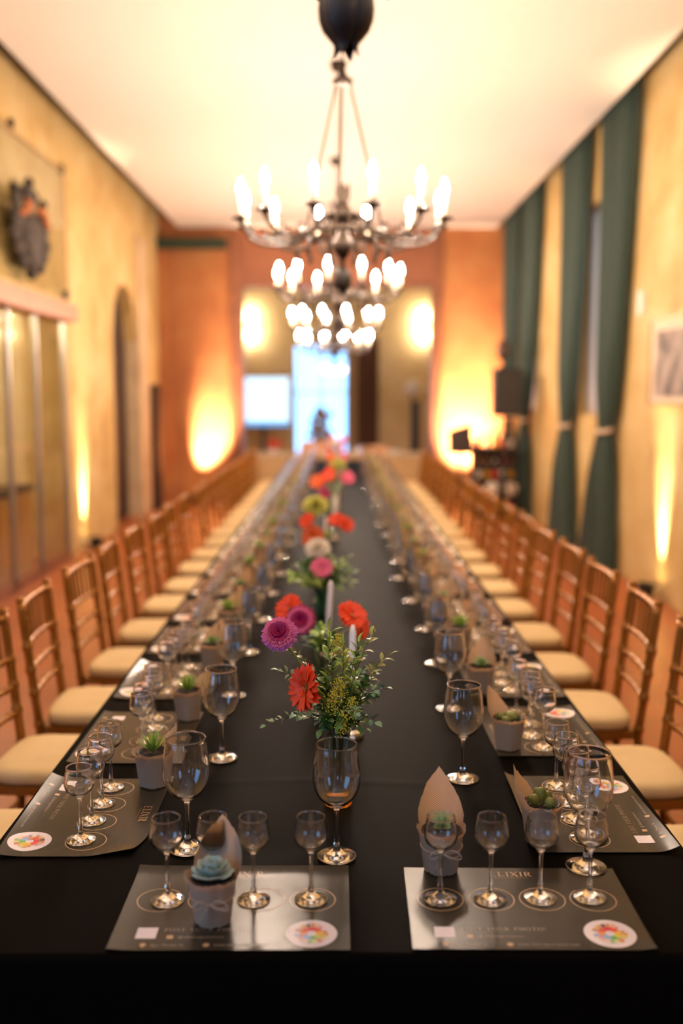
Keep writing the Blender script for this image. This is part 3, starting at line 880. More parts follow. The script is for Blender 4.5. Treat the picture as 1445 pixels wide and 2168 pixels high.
def mat_proto(kind, full=True):
    """kind sets how the paper lies; every print follows the same bend"""
    def bend(x, y):
        z = 0.0006 + 0.0006 * math.sin(x * 14 + 1) * math.sin(y * 11)
        def ramp(t): return max(0.0, t) ** 2
        if kind == 'front_left':
            z += 0.006 * ramp((y - 0.262) / 0.036) + 0.003 * ramp((-x - 0.15) / 0.06)
        elif kind == 'front_right':
            z += 0.004 * ramp((x - 0.17) / 0.04) * ramp((0.06 - y) / 0.06)
        elif kind == 'left':            # guest edge curls up towards the guest's left, inner right corner curls
            z += 0.017 * ramp((0.06 - y) / 0.06) * (0.35 + 0.65 * max(0, min(1, (0.19 - x) / 0.36))) + 0.016 * ramp((x - 0.14) / 0.07) * ramp((y - 0.17) / 0.12)
        elif kind == 'right':
            z += 0.014 * ramp((0.05 - y) / 0.05) * max(0, min(1, (0.12 - x) / 0.3)) + 0.012 * ramp((y - 0.262) / 0.036) * max(0, min(1, (x + 0.2) / 0.3))
        else:
            z += 0.004 * ramp((0.04 - y) / 0.04)
        return z
    def put(mb, dz):
        mb.v = [(x, y, bend(x, y) + dz + z) for x, y, z in mb.v]
        return mb
    t = thing('placemat', '', 'placemat', (0, 0, MZ), 0, 'printed tasting placemats')
    g = MB()
    N1, N2 = 40, 30
    def corner(u, v):
        x, y = (u - 0.5) * MW, v * MD
        if kind == 'left' and x > 0.12 and y > 0.2:      # rounded lifted corner
            k = min(1, (x - 0.12) / 0.09) * min(1, (y - 0.2) / 0.098)
            x -= 0.020 * k; y -= 0.016 * k
        return (x, y, 0)
    g.grid(corner, N1, N2)
    top = list(g.v); nb = len(top)
    put(g, 0.0004)
    g.add([(x, y, bend(x, y)) for x, y, z in top], [])
    for j in range(N2):
        for i in range(N1):
            a = nb + j * (N1 + 1) + i
            g.face((a, a + N1 + 1, a + N1 + 2, a + 1))
    rim = [i for i in range(N1 + 1)] + [j * (N1 + 1) + N1 for j in range(1, N2 + 1)] + [N2 * (N1 + 1) + i for i in range(N1 - 1, -1, -1)] + [j * (N1 + 1) for j in range(N2 - 1, 0, -1)]
    for k in range(len(rim)):
        a, b_ = rim[k], rim[(k + 1) % len(rim)]
        g.face((a, a + nb, b_ + nb, b_))
    po = g.build('paper', M['paper'], t)
    smooth_by_angle(po.data, 40)
    for (x, y) in CIRC:
        m_ = MB(); annulus(m_, x, y, 0.0415, 0.0437); put(m_, 0.0007).build('circle_outline', M['print'], t)
    m_ = MB()
    for q in range(6):
        annulus(m_, 0.142, 0.052, max(0.0002, 0.0455 * q / 6), 0.0455 * (q + 1) / 6)
    st = put(m_, 0.0008).build('sticker', M['sticker'], t)
    w_ = MB(); w_.v = [(x + 0.142, y + 0.052, z) for x, y, z in WH.v]; w_.f = list(WH.f); w_.m = list(WH.m)
    me = put(w_, 0.0013).mesh('colour_wheel', M['colprint'], False)
    ca = me.color_attributes.new('Col', 'FLOAT_COLOR', 'CORNER')
    i = 0
    for p, c in zip(me.polygons, WHC):
        for li in p.loop_indices:
            ca.data[li].color = c
    obj('colour_wheel', me, st)
    m_ = MB().grid(lambda u, v: (-0.168 + 0.036 * u, 0.037 + 0.036 * v, 0), 4, 4); put(m_, 0.0007).build('blank_label', M['sticker'], t)
    m_ = MB(); serif_text(m_, 'ELIXIR', 0.0, 0.262, 0.0185, 0.16); put(m_, 0.0007).build('title', M['print'], t, False)
    if full:
        m_ = MB(); serif_text(m_, 'EXPERIENCES', 0.0, 0.2535, 0.0040, 0.75); put(m_, 0.0007).build('subtitle', M['print'], t, False)
        m_ = MB(); serif_text(m_, 'POST YOUR PHOTO!', -0.120, 0.060, 0.0105, 0.17, True); put(m_, 0.0007).build('slogan', M['printpale'], t, False)
        for (vs_, fs_), (x, y) in SMALL:
            m_ = MB().add([(v[0] + x, v[1] + y, 0) for v in vs_], fs_); put(m_, 0.0007).build('small_print', M['printpale'], t, False)
        for k, (x, y) in enumerate([(-0.107, 0.0415), (-0.150, 0.0155), (-0.040, 0.0155)]):
            m_ = MB()
            if k == 0:
                m_.prism([(x - 0.0058, y - 0.004), (x - 0.004, y - 0.0055), (x + 0.004, y - 0.0055), (x + 0.0058, y - 0.004), (x + 0.0058, y + 0.004), (x + 0.004, y + 0.0055), (x - 0.004, y + 0.0055), (x - 0.0058, y + 0.004)], 0, 0.00005)
            elif k == 1:
                pp = [(x, y - 0.008)] + [(x + 0.0055 * math.cos(math.radians(a)), y + 0.001 + 0.0055 * math.sin(math.radians(a))) for a in range(-30, 211, 20)]
                m_.prism(pp, 0, 0.00005)
            else:
                disc(m_, x, y, 0.0058, 20)
            put(m_, 0.0007).build('icon', M['print'], t, False)
    return t

# ================================================================== glasses
def glass_proto(kind):
    if kind == 'tasting':
        name, cat = 'tasting_glass', 'liqueur glass'
        out = [(0.0040, 0.088), (0.0052, 0.094), (0.010, 0.099), (0.019, 0.105), (0.0275, 0.113), (0.0312, 0.122), (0.0315, 0.130), (0.0300, 0.142), (0.0280, 0.154), (0.0265, 0.1625)]
        rim = [(0.0270, 0.1631), (0.0269, 0.1638), (0.0264, 0.1643), (0.0257, 0.1643), (0.0252, 0.1638), (0.0251, 0.1631)]
        inn = [(0.0268, 0.154), (0.0287, 0.142), (0.0301, 0.130), (0.0297, 0.123), (0.0262, 0.1150), (0.0185, 0.1078), (0.009, 0.1030), (0.0, 0.1015)]
        stem = [(0.0052, 0.0165), (0.0056, 0.022), (0.0048, 0.027), (0.0040, 0.034), (0.0036, 0.05), (0.0036, 0.07), (0.0038, 0.082), (0.0040, 0.088)]
        foot = [(0.0, 0.0006), (0.020, 0.0006), (0.0295, 0.0004), (0.0308, 0.0014), (0.0306, 0.0024), (0.024, 0.0050), (0.0150, 0.0085), (0.0085, 0.0125), (0.0052, 0.0165)]
        seg = 40
    else:
        name, cat = 'wine_glass', 'wine glass'
        out = [(0.0050, 0.098), (0.0068, 0.104), (0.013, 0.109), (0.025, 0.117), (0.037, 0.129), (0.0455, 0.146), (0.0490, 0.165), (0.0488, 0.182), (0.0465, 0.205), (0.0435, 0.228), (0.0413, 0.2405)]
        rim = [(0.0419, 0.2412), (0.0418, 0.2419), (0.0412, 0.2425), (0.0404, 0.2425), (0.0398, 0.2419), (0.0397, 0.2411)]
        inn = [(0.0422, 0.228), (0.0452, 0.205), (0.0475, 0.182), (0.0477, 0.165), (0.0442, 0.1470), (0.0357, 0.1305), (0.0235, 0.1190), (0.011, 0.1135), (0.0, 0.1120)]
        stem = [(0.0075, 0.0175), (0.0078, 0.021), (0.0060, 0.028), (0.0048, 0.038), (0.0043, 0.060), (0.0043, 0.080), (0.0046, 0.092), (0.0050, 0.098)]
        foot = [(0.0, 0.0006), (0.028, 0.0006), (0.0385, 0.0004), (0.0402, 0.0016), (0.0400, 0.0028), (0.032, 0.0058), (0.020, 0.0095), (0.011, 0.0135), (0.0075, 0.0175)]
        seg = 48
    def sub(pr):          # gentle Catmull-Rom smoothing of the profile
        o = []
        for i in range(len(pr) - 1):
            p0, p1, p2, p3 = pr[max(i - 1, 0)], pr[i], pr[i + 1], pr[min(i + 2, len(pr) - 1)]
            for s_ in range(3):
                t = s_ / 3
                o.append(tuple(max(0.0, 0.5 * (2 * p1[k] + (p2[k] - p0[k]) * t + (2 * p0[k] - 5 * p1[k] + 4 * p2[k] - p3[k]) * t * t + (3 * p1[k] - p0[k] - 3 * p2[k] + p3[k]) * t ** 3)) for k in (0, 1)))
        o.append(pr[-1])
        return o
    out, inn, stem, foot = sub(out), sub(inn), sub(stem), sub(foot)
    t = thing(name, '', cat, (0, 0, 0), 0, '')
    MB().lathe(out + rim + inn, seg).build('bowl', M['glass'], t)
    MB().lathe(stem, 16).build('stem', M['glass'], t)
    MB().lathe(foot, 32).build('foot', M['glass'], t)
    whole = MB().lathe(foot + stem[1:] + out[1:] + rim + inn, 24).mesh(name, M['glass'])
    return t, whole
TG, TGW = glass_proto('tasting')
WG, WGW = glass_proto('wine')
used = set()
def place(proto, whole, x, y, z, label, group, far=False, rz=0.0):
    if far:
        o = obj(proto.name.split('.')[0], whole, None, (x, y, z))
        o.rotation_euler = (0, 0, rz)
        return tag(o, label, proto['category'], group)
    if proto.name not in used:
        used.add(proto.name)
        kids(proto)
        proto.location = (x, y, z); proto.rotation_euler = (0, 0, rz)
        proto['label'] = label; proto['group'] = group
        return proto
    return clone(proto, (x, y, z), rz, label, group)

# ================================================================== potted succulents in burlap
def burlap_wrap(tip=0.19, tip_ang=PI / 2, base=0.088, width=1.15, flare=0.010, seed=1):
    rr = random.Random(seed)
    NU, NV = 60, 18
    jag = [rr.uniform(-0.0022, 0.0022) for _ in range(NU + 1)]
    jag[-1] = jag[0]
    jb = [rr.uniform(0, 0.003) for _ in range(NU + 1)]; jb[-1] = jb[0]
    vs = []; uvs = []
    for j in range(NV + 1):
        v = j / NV
        for i in range(NU + 1):
            a = 2 * PI * i / NU
            d = abs((a - tip_ang + PI) % (2 * PI) - PI)
            up = max(0.0, 1 - d / width)
            h = base + (tip - base) * up ** 0.85 + jag[i]
            z0 = jb[i] * 0.6
            z = z0 + (h - z0) * v
            k = min(1, z / 0.09)
            r = 0.0325 + 0.0125 * k + (flare * max(0, (z - 0.075) / 0.03) if z > 0.075 else 0) * (1.0 if z < 0.105 else 1)
            if z > 0.105:
                r = min(r, 0.0325 + 0.0125 + flare) + (z - 0.105) * 0.10
            r += 0.0012 * math.sin(5 * a + seed) + 0.0006 * math.sin(11 * a)
            # the raised leaf is a flat flap : it narrows because the wrap angle closes, and leans out
            vs.append((r * math.cos(a), r * math.sin(a), z))
            uvs.append((a / (2 * PI) * 0.28 / 0.28, z / 0.19))
    mb = MB()
    fs = []
    for j in range(NV):
        for i in range(NU):
            q = j * (NU + 1) + i
            fs.append((q, q + 1, q + NU + 2, q + NU + 1))
    mb.add(vs, fs)
    me = mb.mesh('burlap_wrap', M['burlap'])
    ul = me.uv_layers.new(name='UVMap')
    for lp in me.loops:
        ul.data[lp.index].uv = uvs[lp.vertex_index]
    return me

def succulent_leaf(L_, w, th, name, m, tip=0.3, curl=0.25):
    mb = MB()
    def f(u, v):
        a = 2 * PI * u
        wv = w * math.sin(PI * min(1, (v * (1 - tip) + tip * 0.35))) ** 0.8 * (1 if v < 0.85 else max(0.0, (1 - v) / 0.15) ** 0.6)
        return (wv * math.cos(a), L_ * v, th * math.sin(a) * (1 - 0.6 * v) * (1 if v < 0.95 else 0.2) + curl * L_ * v * v)
    mb.grid(f, 8, 6)
    return mb.mesh(name, m)

def pot_proto(kind, seed, tip=0.19, tip_ang=PI / 2, bow=False, parts=True, base=0.088):
    t = thing('potted_succulent', '', 'potted plant', (0, 0, 0), 0, 'burlap wrapped succulent pots')
    rr = random.Random(seed)
    MB().lathe([(0, 0.002), (0.0295, 0.002), (0.039, 0.080), (0.0405, 0.080), (0.0405, 0.084), (0.037, 0.084), (0.036, 0.074), (0, 0.074)], 24).build('pot', M['pot'], t)
    MB().lathe([(0.0365, 0.0745), (0.02, 0.078), (0, 0.079)], 20).build('soil', M['soil'], t)
    obj('burlap_wrap', burlap_wrap(tip, tip_ang, base, seed=seed), t)
    if bow:
        tw = MB()
        R0 = 0.0415
        tw.tube([(R0 * math.cos(2 * PI * k / 28), R0 * math.sin(2 * PI * k / 28), 0.052 + 0.002 * math.sin(2 * PI * k / 28)) for k in range(29)], 0.0012, 5, False)
        def loop(dx, dz):
            return [(0.003 * 0 + dx * (k / 12) * math.sin(PI * k / 12) * 1.2 + dx * 0.9 * math.sin(PI * k / 12), -R0 - 0.002 - 0.008 * math.sin(PI * k / 12), 0.052 + dz * math.sin(2 * PI * k / 12) * 0.9) for k in range(13)]
        tw.tube(loop(0.022, 0.010), 0.0012, 5); tw.tube(loop(-0.018, 0.009), 0.0012, 5)
        tw.tube([(0, -R0 - 0.003, 0.052), (-0.008, -R0 - 0.005, 0.038), (-0.016, -R0 - 0.004, 0.024), (-0.012, -R0 - 0.003, 0.012)], 0.0011, 5)
        tw.tube([(0, -R0 - 0.003, 0.052), (0.012, -R0 - 0.006, 0.044), (0.028, -R0 - 0.004, 0.047)], 0.0011, 5)
        tw.build('twine_bow', M['twine'], t)
    Z0 = 0.078
    def leaves(rings, mesh_fn, m):
        ms = []
        for (n, L_, w, th, el, tip_, cu) in rings:
            ms.append((n, succulent_leaf(L_, w, th, 'leaf', m, tip_, cu), el))
        off = 0.0
        joined = MB()
        for (n, me, el) in ms:
            for k in range(n):
                a = 2 * PI * k / n + off + rr.uniform(-0.08, 0.08)
                T = Euler((el + rr.uniform(-0.06, 0.06), 0, a)).to_matrix().to_4x4()
                T = Matrix.Translation((0, 0, Z0 + 0.012 * (el / 1.4))) @ Matrix.Rotation(a, 4, 'Z') @ Matrix.Rotation(el + rr.uniform(-0.06, 0.06), 4, 'X')
                if parts:
                    o = obj('leaf', me, t); o.matrix_local = T
                else:
                    joined.add([v.co for v in me.vertices], [tuple(p.vertices) for p in me.polygons], T)
            off += PI / n * 1.2
        if not parts:
            joined.build('leaves', m, t)
    if kind == 'echeveria':
        leaves([(9, 0.043, 0.0125, 0.004, 0.25, 0.5, 0.12), (8, 0.039, 0.0125, 0.0035, 0.6, 0.5, 0.16), (6, 0.032, 0.0115, 0.0035, 0.95, 0.5, 0.2), (4, 0.020, 0.008, 0.003, 1.25, 0.5, 0.2)], None, M['echeveria'])
    elif kind == 'rosette':
        leaves([(8, 0.032, 0.0062, 0.003, 0.45, 0.6, 0.05), (7, 0.030, 0.006, 0.003, 0.85, 0.6, 0.05), (4, 0.026, 0.005, 0.003, 1.2, 0.6, 0.05)], None, M['rosette'])
    elif kind == 'spiky':
        leaves([(9, 0.048, 0.0042, 0.0018, 0.55, 0.15, 0.15), (8, 0.050, 0.004, 0.0018, 0.85, 0.15, 0.12), (5, 0.046, 0.0035, 0.0018, 1.2, 0.15, 0.05)], None, M['leafbright'])
    elif kind in ('cactus', 'ballcactus'):
        if kind == 'cactus':
            cl = [(0.0, 0.004, 0.012, 0.036), (0.015, 0.008, 0.010, 0.026), (-0.015, -0.004, 0.010, 0.024), (0.016, -0.012, 0.011, 0.020), (-0.006, 0.017, 0.009, 0.030), (-0.020, 0.012, 0.008, 0.016)]
        else:
            cl = [(0.010, 0.0, 0.019, 0.022), (-0.018, 0.008, 0.013, 0.016), (-0.008, -0.018, 0.012, 0.014), (0.02, 0.02, 0.009, 0.010)]
        for (x, y, r, h) in cl:
            c = MB()
            prof = [(0.6 * r, -0.004), (r, h * 0.3), (r * 0.97, h * 0.65), (r * 0.7, h * 0.92), (r * 0.3, h * 1.03), (0, h * 1.05)]
            c.lathe(prof, 24, Matrix.Translation((x, y, Z0)), wob=lambda a, z: 1 + 0.09 * math.cos(12 * a))
            c.mi = 1
            for q in range(110):
                a = 2 * PI * q / 12 + rr.uniform(-0.05, 0.05); hh = rr.uniform(0.15, 1.0) * h
                f = math.sqrt(max(0.05, 1 - (hh / (h * 1.06)) ** 2))
                p = Vector((x + r * f * math.cos(a), y + r * f * math.sin(a), Z0 + hh))
                nn = (p - Vector((x, y, Z0 + h * 0.3))).normalized()
                s_ = nn.orthogonal().normalized() * 0.0004
                o0 = len(c.v); c.v += [tuple(p + s_), tuple(p - s_), tuple(p + nn * 0.004)]
                c.face((o0, o0 + 1, o0 + 2))
            c.build('cactus', [M['cactus'], M['foil']], t)
    return t

# ================================================================== place settings
PLAIN = mat_proto('plain'); PLAINFAR = mat_proto('plain', False)
MATS = {'front_left': mat_proto('front_left'), 'front_right': mat_proto('front_right'), 'left': mat_proto('left'), 'right': mat_proto('right'), 'plain': PLAIN, 'far': PLAINFAR}
for m_ in MATS.values():
    kids(m_)
    for c_ in kids(m_): kids(c_)
mused = set()
def place_mat(kind, x, y, rz, label):
    p = MATS[kind]
    if kind not in mused:
        mused.add(kind); p.location = (x, y, MZ); p.rotation_euler = (0, 0, rz); p['label'] = label
        return p
    return clone(p, (x, y, MZ), rz, label)

POTS = {
    'echeveria': pot_proto('echeveria', 11, 0.175, PI * 0.42, True, True),
    'rosette': pot_proto('rosette', 5, 0.19, PI * 0.5, True, True),
    'spiky': pot_proto('spiky', 3, 0.15, PI * 0.10, False, True),
    'cactus': pot_proto('cactus', 8, 0.165, PI * 0.92, False, True),
    'ballcactus': pot_proto('ballcactus', 9, 0.165, PI * 0.80, False, True),
    'rosettefar': pot_proto('rosette', 15, 0.16, PI * 0.3, False, False),
    'spikyfar': pot_proto('spiky', 13, 0.155, PI * 0.15, False, False),
}
for p in POTS.values(): kids(p)
pused = set()
def place_pot(kind, x, y, z, rz, label):
    p = POTS[kind]
    if kind not in pused:
        pused.add(kind); p.location = (x, y, z); p.rotation_euler = (0, 0, rz); p['label'] = label
        return p
    return clone(p, (x, y, z), rz, label)

GZ = MZ + 0.0021
TGN = 'small tasting glasses'; WGN = 'tall wine glasses'
def L2W(x0, y0, rz, lx, ly):
    c, s_ = math.cos(rz), math.sin(rz)
    return x0 + lx * c - ly * s_, y0 + lx * s_ + ly * c

# the two settings at the near end
mx, my = -0.190, 1.614
place_mat('front_left', mx, my, 0.0, 'glossy olive placemat at the near table end, left one, partly hidden by a succulent pot')
for k, (x, y) in enumerate([(-0.322, 1.782), (-0.235, 1.786), (-0.160, 1.783), (-0.052, 1.785)]):
    place(TG, TGW, x, y, GZ, 'small tasting glass, %s from left on the near-end left placemat' % ORD[k], TGN)
place(WG, WGW, -0.004, 1.968, TZ + 0.002, 'tall wine glass at the middle of the near table end, before the bouquet', WGN)
place_pot('echeveria', -0.228, 1.712, MZ + 0.0026, 0.0, 'burlap pot with blue-green rosette succulent on the near-end left placemat')
mx2 = 0.338
place_mat('front_right', mx2, my, -0.012, 'glossy olive placemat at the near table end, right one, with gold title visible')
for k, (x, y) in enumerate([(0.192, 1.786), (0.287, 1.784), (0.382, 1.789), (0.476, 1.792)]):
    place(TG, TGW, x, y, GZ, 'small tasting glass, %s from left on the near-end right placemat' % ORD[k], TGN)
place(WG, WGW, 0.500, 1.915, GZ, 'tall wine glass at the upper right corner of the near-end right placemat', WGN)
place_pot('rosette', 0.206, 1.905, MZ + 0.0026, 0.0, 'burlap pot with tall pointed wrap and green rosette on the near-end right placemat')

NSET = 23; PITCH = 0.545
kl = ['spiky', 'spiky', 'rosettefar', 'spikyfar', 'rosettefar', 'spikyfar']
kr = ['cactus', 'ballcactus', 'rosettefar', 'spikyfar', 'rosettefar', 'rosettefar']
PN = {'spiky': 'spiky green plant', 'rosettefar': 'green rosette succulent', 'spikyfar': 'spiky green plant', 'cactus': 'clustered cactus', 'ballcactus': 'round ball cacti'}
for side in (-1, 1):
    sn = 'left' if side < 0 else 'right'
    for k in range(NSET):
        yc = (2.177 if side < 0 else 2.192) + PITCH * k + (R.uniform(-0.02, 0.02) if k > 0 else 0)
        xo = side * (0.712 + (R.uniform(-0.008, 0.008) if k else 0))
        rz = -PI / 2 if side < 0 else PI / 2
        wob = R.uniform(-0.02, 0.02) if k else 0.0
        far = k >= 9
        kind = (sn if k == 0 else ('far' if k >= 6 else ('left' if (side < 0 and k == 2) else 'plain')))
        od = ORD[k]
        place_mat(kind, xo, yc, rz + wob, 'glossy olive placemat, %s from the near end along the %s table side' % (od, sn))
        for q, (cx_, cy_) in enumerate(CIRC):
            jx, jy = R.uniform(-0.008, 0.008), R.uniform(-0.012, 0.012)
            if k == 0:
                jx, jy = (-0.004, -0.012) if side < 0 else (0.0, 0.010)
            x, y = L2W(xo, yc, rz + wob, cx_ + jx, cy_ + jy)
            qq = 3 - q if side < 0 else q
            place(TG, TGW, x, y, GZ, 'small tasting glass, %s from near on the %s placemat along the %s side' % (ORD[qq], od, sn), TGN, far)
        wx, wy = L2W(xo, yc, rz + wob, 0.185 + R.uniform(-0.015, 0.015), 0.385 + R.uniform(-0.02, 0.02))
        if k == 0:
            wx, wy = (-0.318, 2.005) if side < 0 else (0.309, 2.388)
        place(WG, WGW, wx, wy, TZ + 0.002, 'tall wine glass beside the %s placemat along the %s side' % (od, sn), WGN, far)
        pk = (kl if side < 0 else kr)[k % 6] if k < 6 else ('rosettefar' if k % 2 else 'spikyfar')
        px, py = L2W(xo, yc, rz + wob, -0.150, 0.262)
        if k == 0:
            px, py = (-0.452, 2.345) if side < 0 else (0.432, 2.035)
        place_pot(pk, px, py, MZ + (0.0026 if k else 0.0035), (0.0 if k < 2 else R.uniform(-0.6, 0.6)), 'burlap pot with %s on the %s placemat along the %s side' % (PN[pk], od, sn))

# ================================================================== chairs
def chair_proto():
    t = thing('banquet_chair', '', 'chair', (0, 0, 0), 0, 'gold bamboo-style chairs')
    g = M['gold']
    def bamboo(pts, r, nodes, seg=10):
        """tube with little rings at the given fractions"""
        P = [Vector(p) for p in pts]
        out = []; rad = []
        N = 26
        cum = [0]
        for a, b_ in zip(P[:-1], P[1:]): cum.append(cum[-1] + (b_ - a).length)
        def at(f):
            d = f * cum[-1]
            for i in range(len(P) - 1):
                if d <= cum[i + 1] + 1e-9:
                    w = (d - cum[i]) / max(1e-9, cum[i + 1] - cum[i]); return P[i].lerp(P[i + 1], w)
            return P[-1]
        fr_ = sorted(set([k / N for k in range(N + 1)] + [max(0, min(1, n_ + e)) for n_ in nodes for e in (-0.016, -0.008, 0, 0.008, 0.016)]))
        for f in fr_:
            bump = max([1.0] + [1.28 if abs(f - n_) < 0.0085 else 1.0 for n_ in nodes])
            out.append(at(f)); rad.append(r * bump)
        return MB().tube(out, rad, seg)
    SH = 0.435
    # seat frame and cushion
    MB().prism([(-0.19, -0.185), (0.19, -0.185), (0.20, 0.17), (0.19, 0.19), (-0.19, 0.19), (-0.20, 0.17)], SH - 0.03, SH).build('seat_frame', g, t, False)
    cs = MB()
    def cf(u, v):
        a = 2 * PI * u
        def sq(c): return math.copysign(abs(c) ** 0.45, c)
        x, y = 0.192 * sq(math.cos(a)), 0.190 * sq(math.sin(a))
        prof = [(0.96, 0.0), (1.0, 0.008), (1.015, 0.022), (1.0, 0.036), (0.94, 0.046), (0.75, 0.052), (0.4, 0.055), (0.0, 0.056)]
        f = v * (len(prof) - 1); i = min(int(f), len(prof) - 2); w = f - i
        s_ = prof[i][0] * (1 - w) + prof[i + 1][0] * w; z = prof[i][1] * (1 - w) + prof[i + 1][1] * w
        return (x * s_, y * s_ + 0.004, SH + 0.001 + z)
    cs.grid(cf, 44, 14).build('seat_cushion', M['cushion'], t)
    ys = lambda z: -0.195 - 0.055 * max(0, (z - 0.42) / 0.50) - 0.03 * max(0, (0.42 - z) / 0.42)
    xs = lambda z: 0.188 + 0.010 * max(0, (z - 0.42) / 0.5)
    zs = [0.0, 0.2, 0.42, 0.6, 0.8, 0.925]
    pm = None
    for s_ in (-1, 1):
        b_ = bamboo([(s_ * xs(z), ys(z), z) for z in zs], 0.0165, [0.12, 0.3, 0.48, 0.615, 0.715, 0.81], 10)
        b_.ball((s_ * xs(0.925), ys(0.925), 0.932), 0.019, 10, 6, (1, 1, 0.75))
        b_.build('back_post', g, t)
        bamboo([(s_ * 0.185, 0.165, SH - 0.02), (s_ * 0.183, 0.172, 0.2), (s_ * 0.180, 0.180, 0)], 0.0135, [0.25, 0.5, 0.78], 10).build('front_leg', g, t)
    def rail(z, r, nodes, bow=0.018):
        return bamboo([(xs(z) * u, ys(z) - bow * (1 - u * u), z) for u in [-1, -0.75, -0.5, -0.25, 0, 0.25, 0.5, 0.75, 1]], r, nodes, 8)
    rail(0.905, 0.0145, [0.12, 0.3, 0.5, 0.7, 0.88]).build('top_rail', g, t)
    for z in (0.755, 0.655, 0.56):
        rail(z, 0.0115, [0.15, 0.38, 0.62, 0.85]).build('back_rail', g, t)
    for k in range(6):
        u = -0.714 + 1.428 * k / 5
        bamboo([(xs(0.75) * u, ys(0.755) - 0.018 * (1 - u * u), 0.757), (xs(0.9) * u, ys(0.9) - 0.018 * (1 - u * u), 0.900)], 0.0068, [0.3, 0.55, 0.8], 6).build('spindle', g, t)
    for s_ in (-1, 1):
        for z in (0.16, 0.27):
            bamboo([(s_ * 0.184, 0.172, z), (s_ * 0.188, -0.205, z)], 0.008, [0.3, 0.7], 6).build('stretcher', g, t)
    for z in (0.20, 0.33):
        bamboo([(-0.184, 0.174, z), (0.184, 0.174, z)], 0.008, [0.3, 0.7], 6).build('stretcher', g, t)
    bamboo([(-0.186, -0.205, 0.24), (0.186, -0.205, 0.24)], 0.008, [0.3, 0.7], 6).build('stretcher', g, t)
    return t
CP = chair_proto(); kids(CP)
first = True
def place_chair(x, y, rz, label):
    global first
    if first:
        first = False
        CP.location = (x, y, 0); CP.rotation_euler = (0, 0, rz); CP['label'] = label
        return CP
    return clone(CP, (x, y, 0), rz, label)
NCH = 19
for side in (-1, 1):
    sn = 'left' if side < 0 else 'right'
    for k in range(NCH):
        y = (2.66 if side < 0 else 2.56) + 0.635 * k + R.uniform(-0.02, 0.02)
        x = side * (0.955 + R.uniform(-0.012, 0.012))
        rz = (-PI / 2 if side < 0 else PI / 2) + R.uniform(-0.05, 0.05)
        place_chair(x, y, rz, 'gold bamboo-style chair with cream cushion, %s from near end on the %s side' % (ORD[k], sn))
place_chair(-0.222, 1.35, 0.0, 'gold chair at the near table end, left one, only its post knob in view')
place_chair(0.338, 1.33, 0.0, 'gold chair at the near table end, right one, only its post knob in view')

# ================================================================== flowers, vases, candles
def vase_at(x, y, h, label, m=None, amber=False):
    t = thing('flower_vase', label, 'vase', (x, y, TZ + 0.002), 0, 'glass flower vases')
    out = [(0, 0.0005), (0.030, 0.0005), (0.033, 0.003), (0.0325, 0.012), (0.028, 0.022), (0.0225, 0.034), (0.0205, 0.06), (0.0215, 0.10), (0.025, h - 0.03), (0.030, h - 0.002)]
    inn = [(0.0296, h), (0.0286, h - 0.002), (0.0232, h - 0.03), (0.0196, 0.10), (0.0186, 0.06), (0.0195, 0.040), (0.014, 0.032), (0, 0.030)]
    MB().lathe(out[4:] + inn, 32).build('vase_body', m or M['vaseglass'], t)
    MB().lathe(out[:5], 32).build('vase_base', M['amberglass'] if amber else (m or M['vaseglass']), t)
    return t

def bez(p0, p1, p2, p3, n):
    out = []
    for k in range(n + 1):
        t = k / n
        out.append(Vector(p0) * (1 - t) ** 3 + Vector(p1) * 3 * t * (1 - t) ** 2 + Vector(p2) * 3 * t * t * (1 - t) + Vector(p3) * t ** 3)
    return out

def petal_mesh(L_, w, m, cup=0.12, ridge=0.06, pointed=0.5, droop=0.1, nm='petal', blunt=False):
    mb = MB()
    def f(u, v):
        x = (2 * u - 1)
        ww = w * ((min(1.0, 0.35 + 1.3 * v) * (1 if v < 0.9 else 0.55)) if blunt else (math.sin(PI * min(1.0, 0.12 + v * 0.80)) ** 0.7 if v < 0.98 else 0.18))
        return (x * ww, L_ * (0.12 + 0.88 * v), cup * L_ * math.sin(v * PI * 0.6) - droop * L_ * v * v + ridge * w * (x * x))
    mb.grid(f, 4, 6)
    return mb.mesh(nm, m)

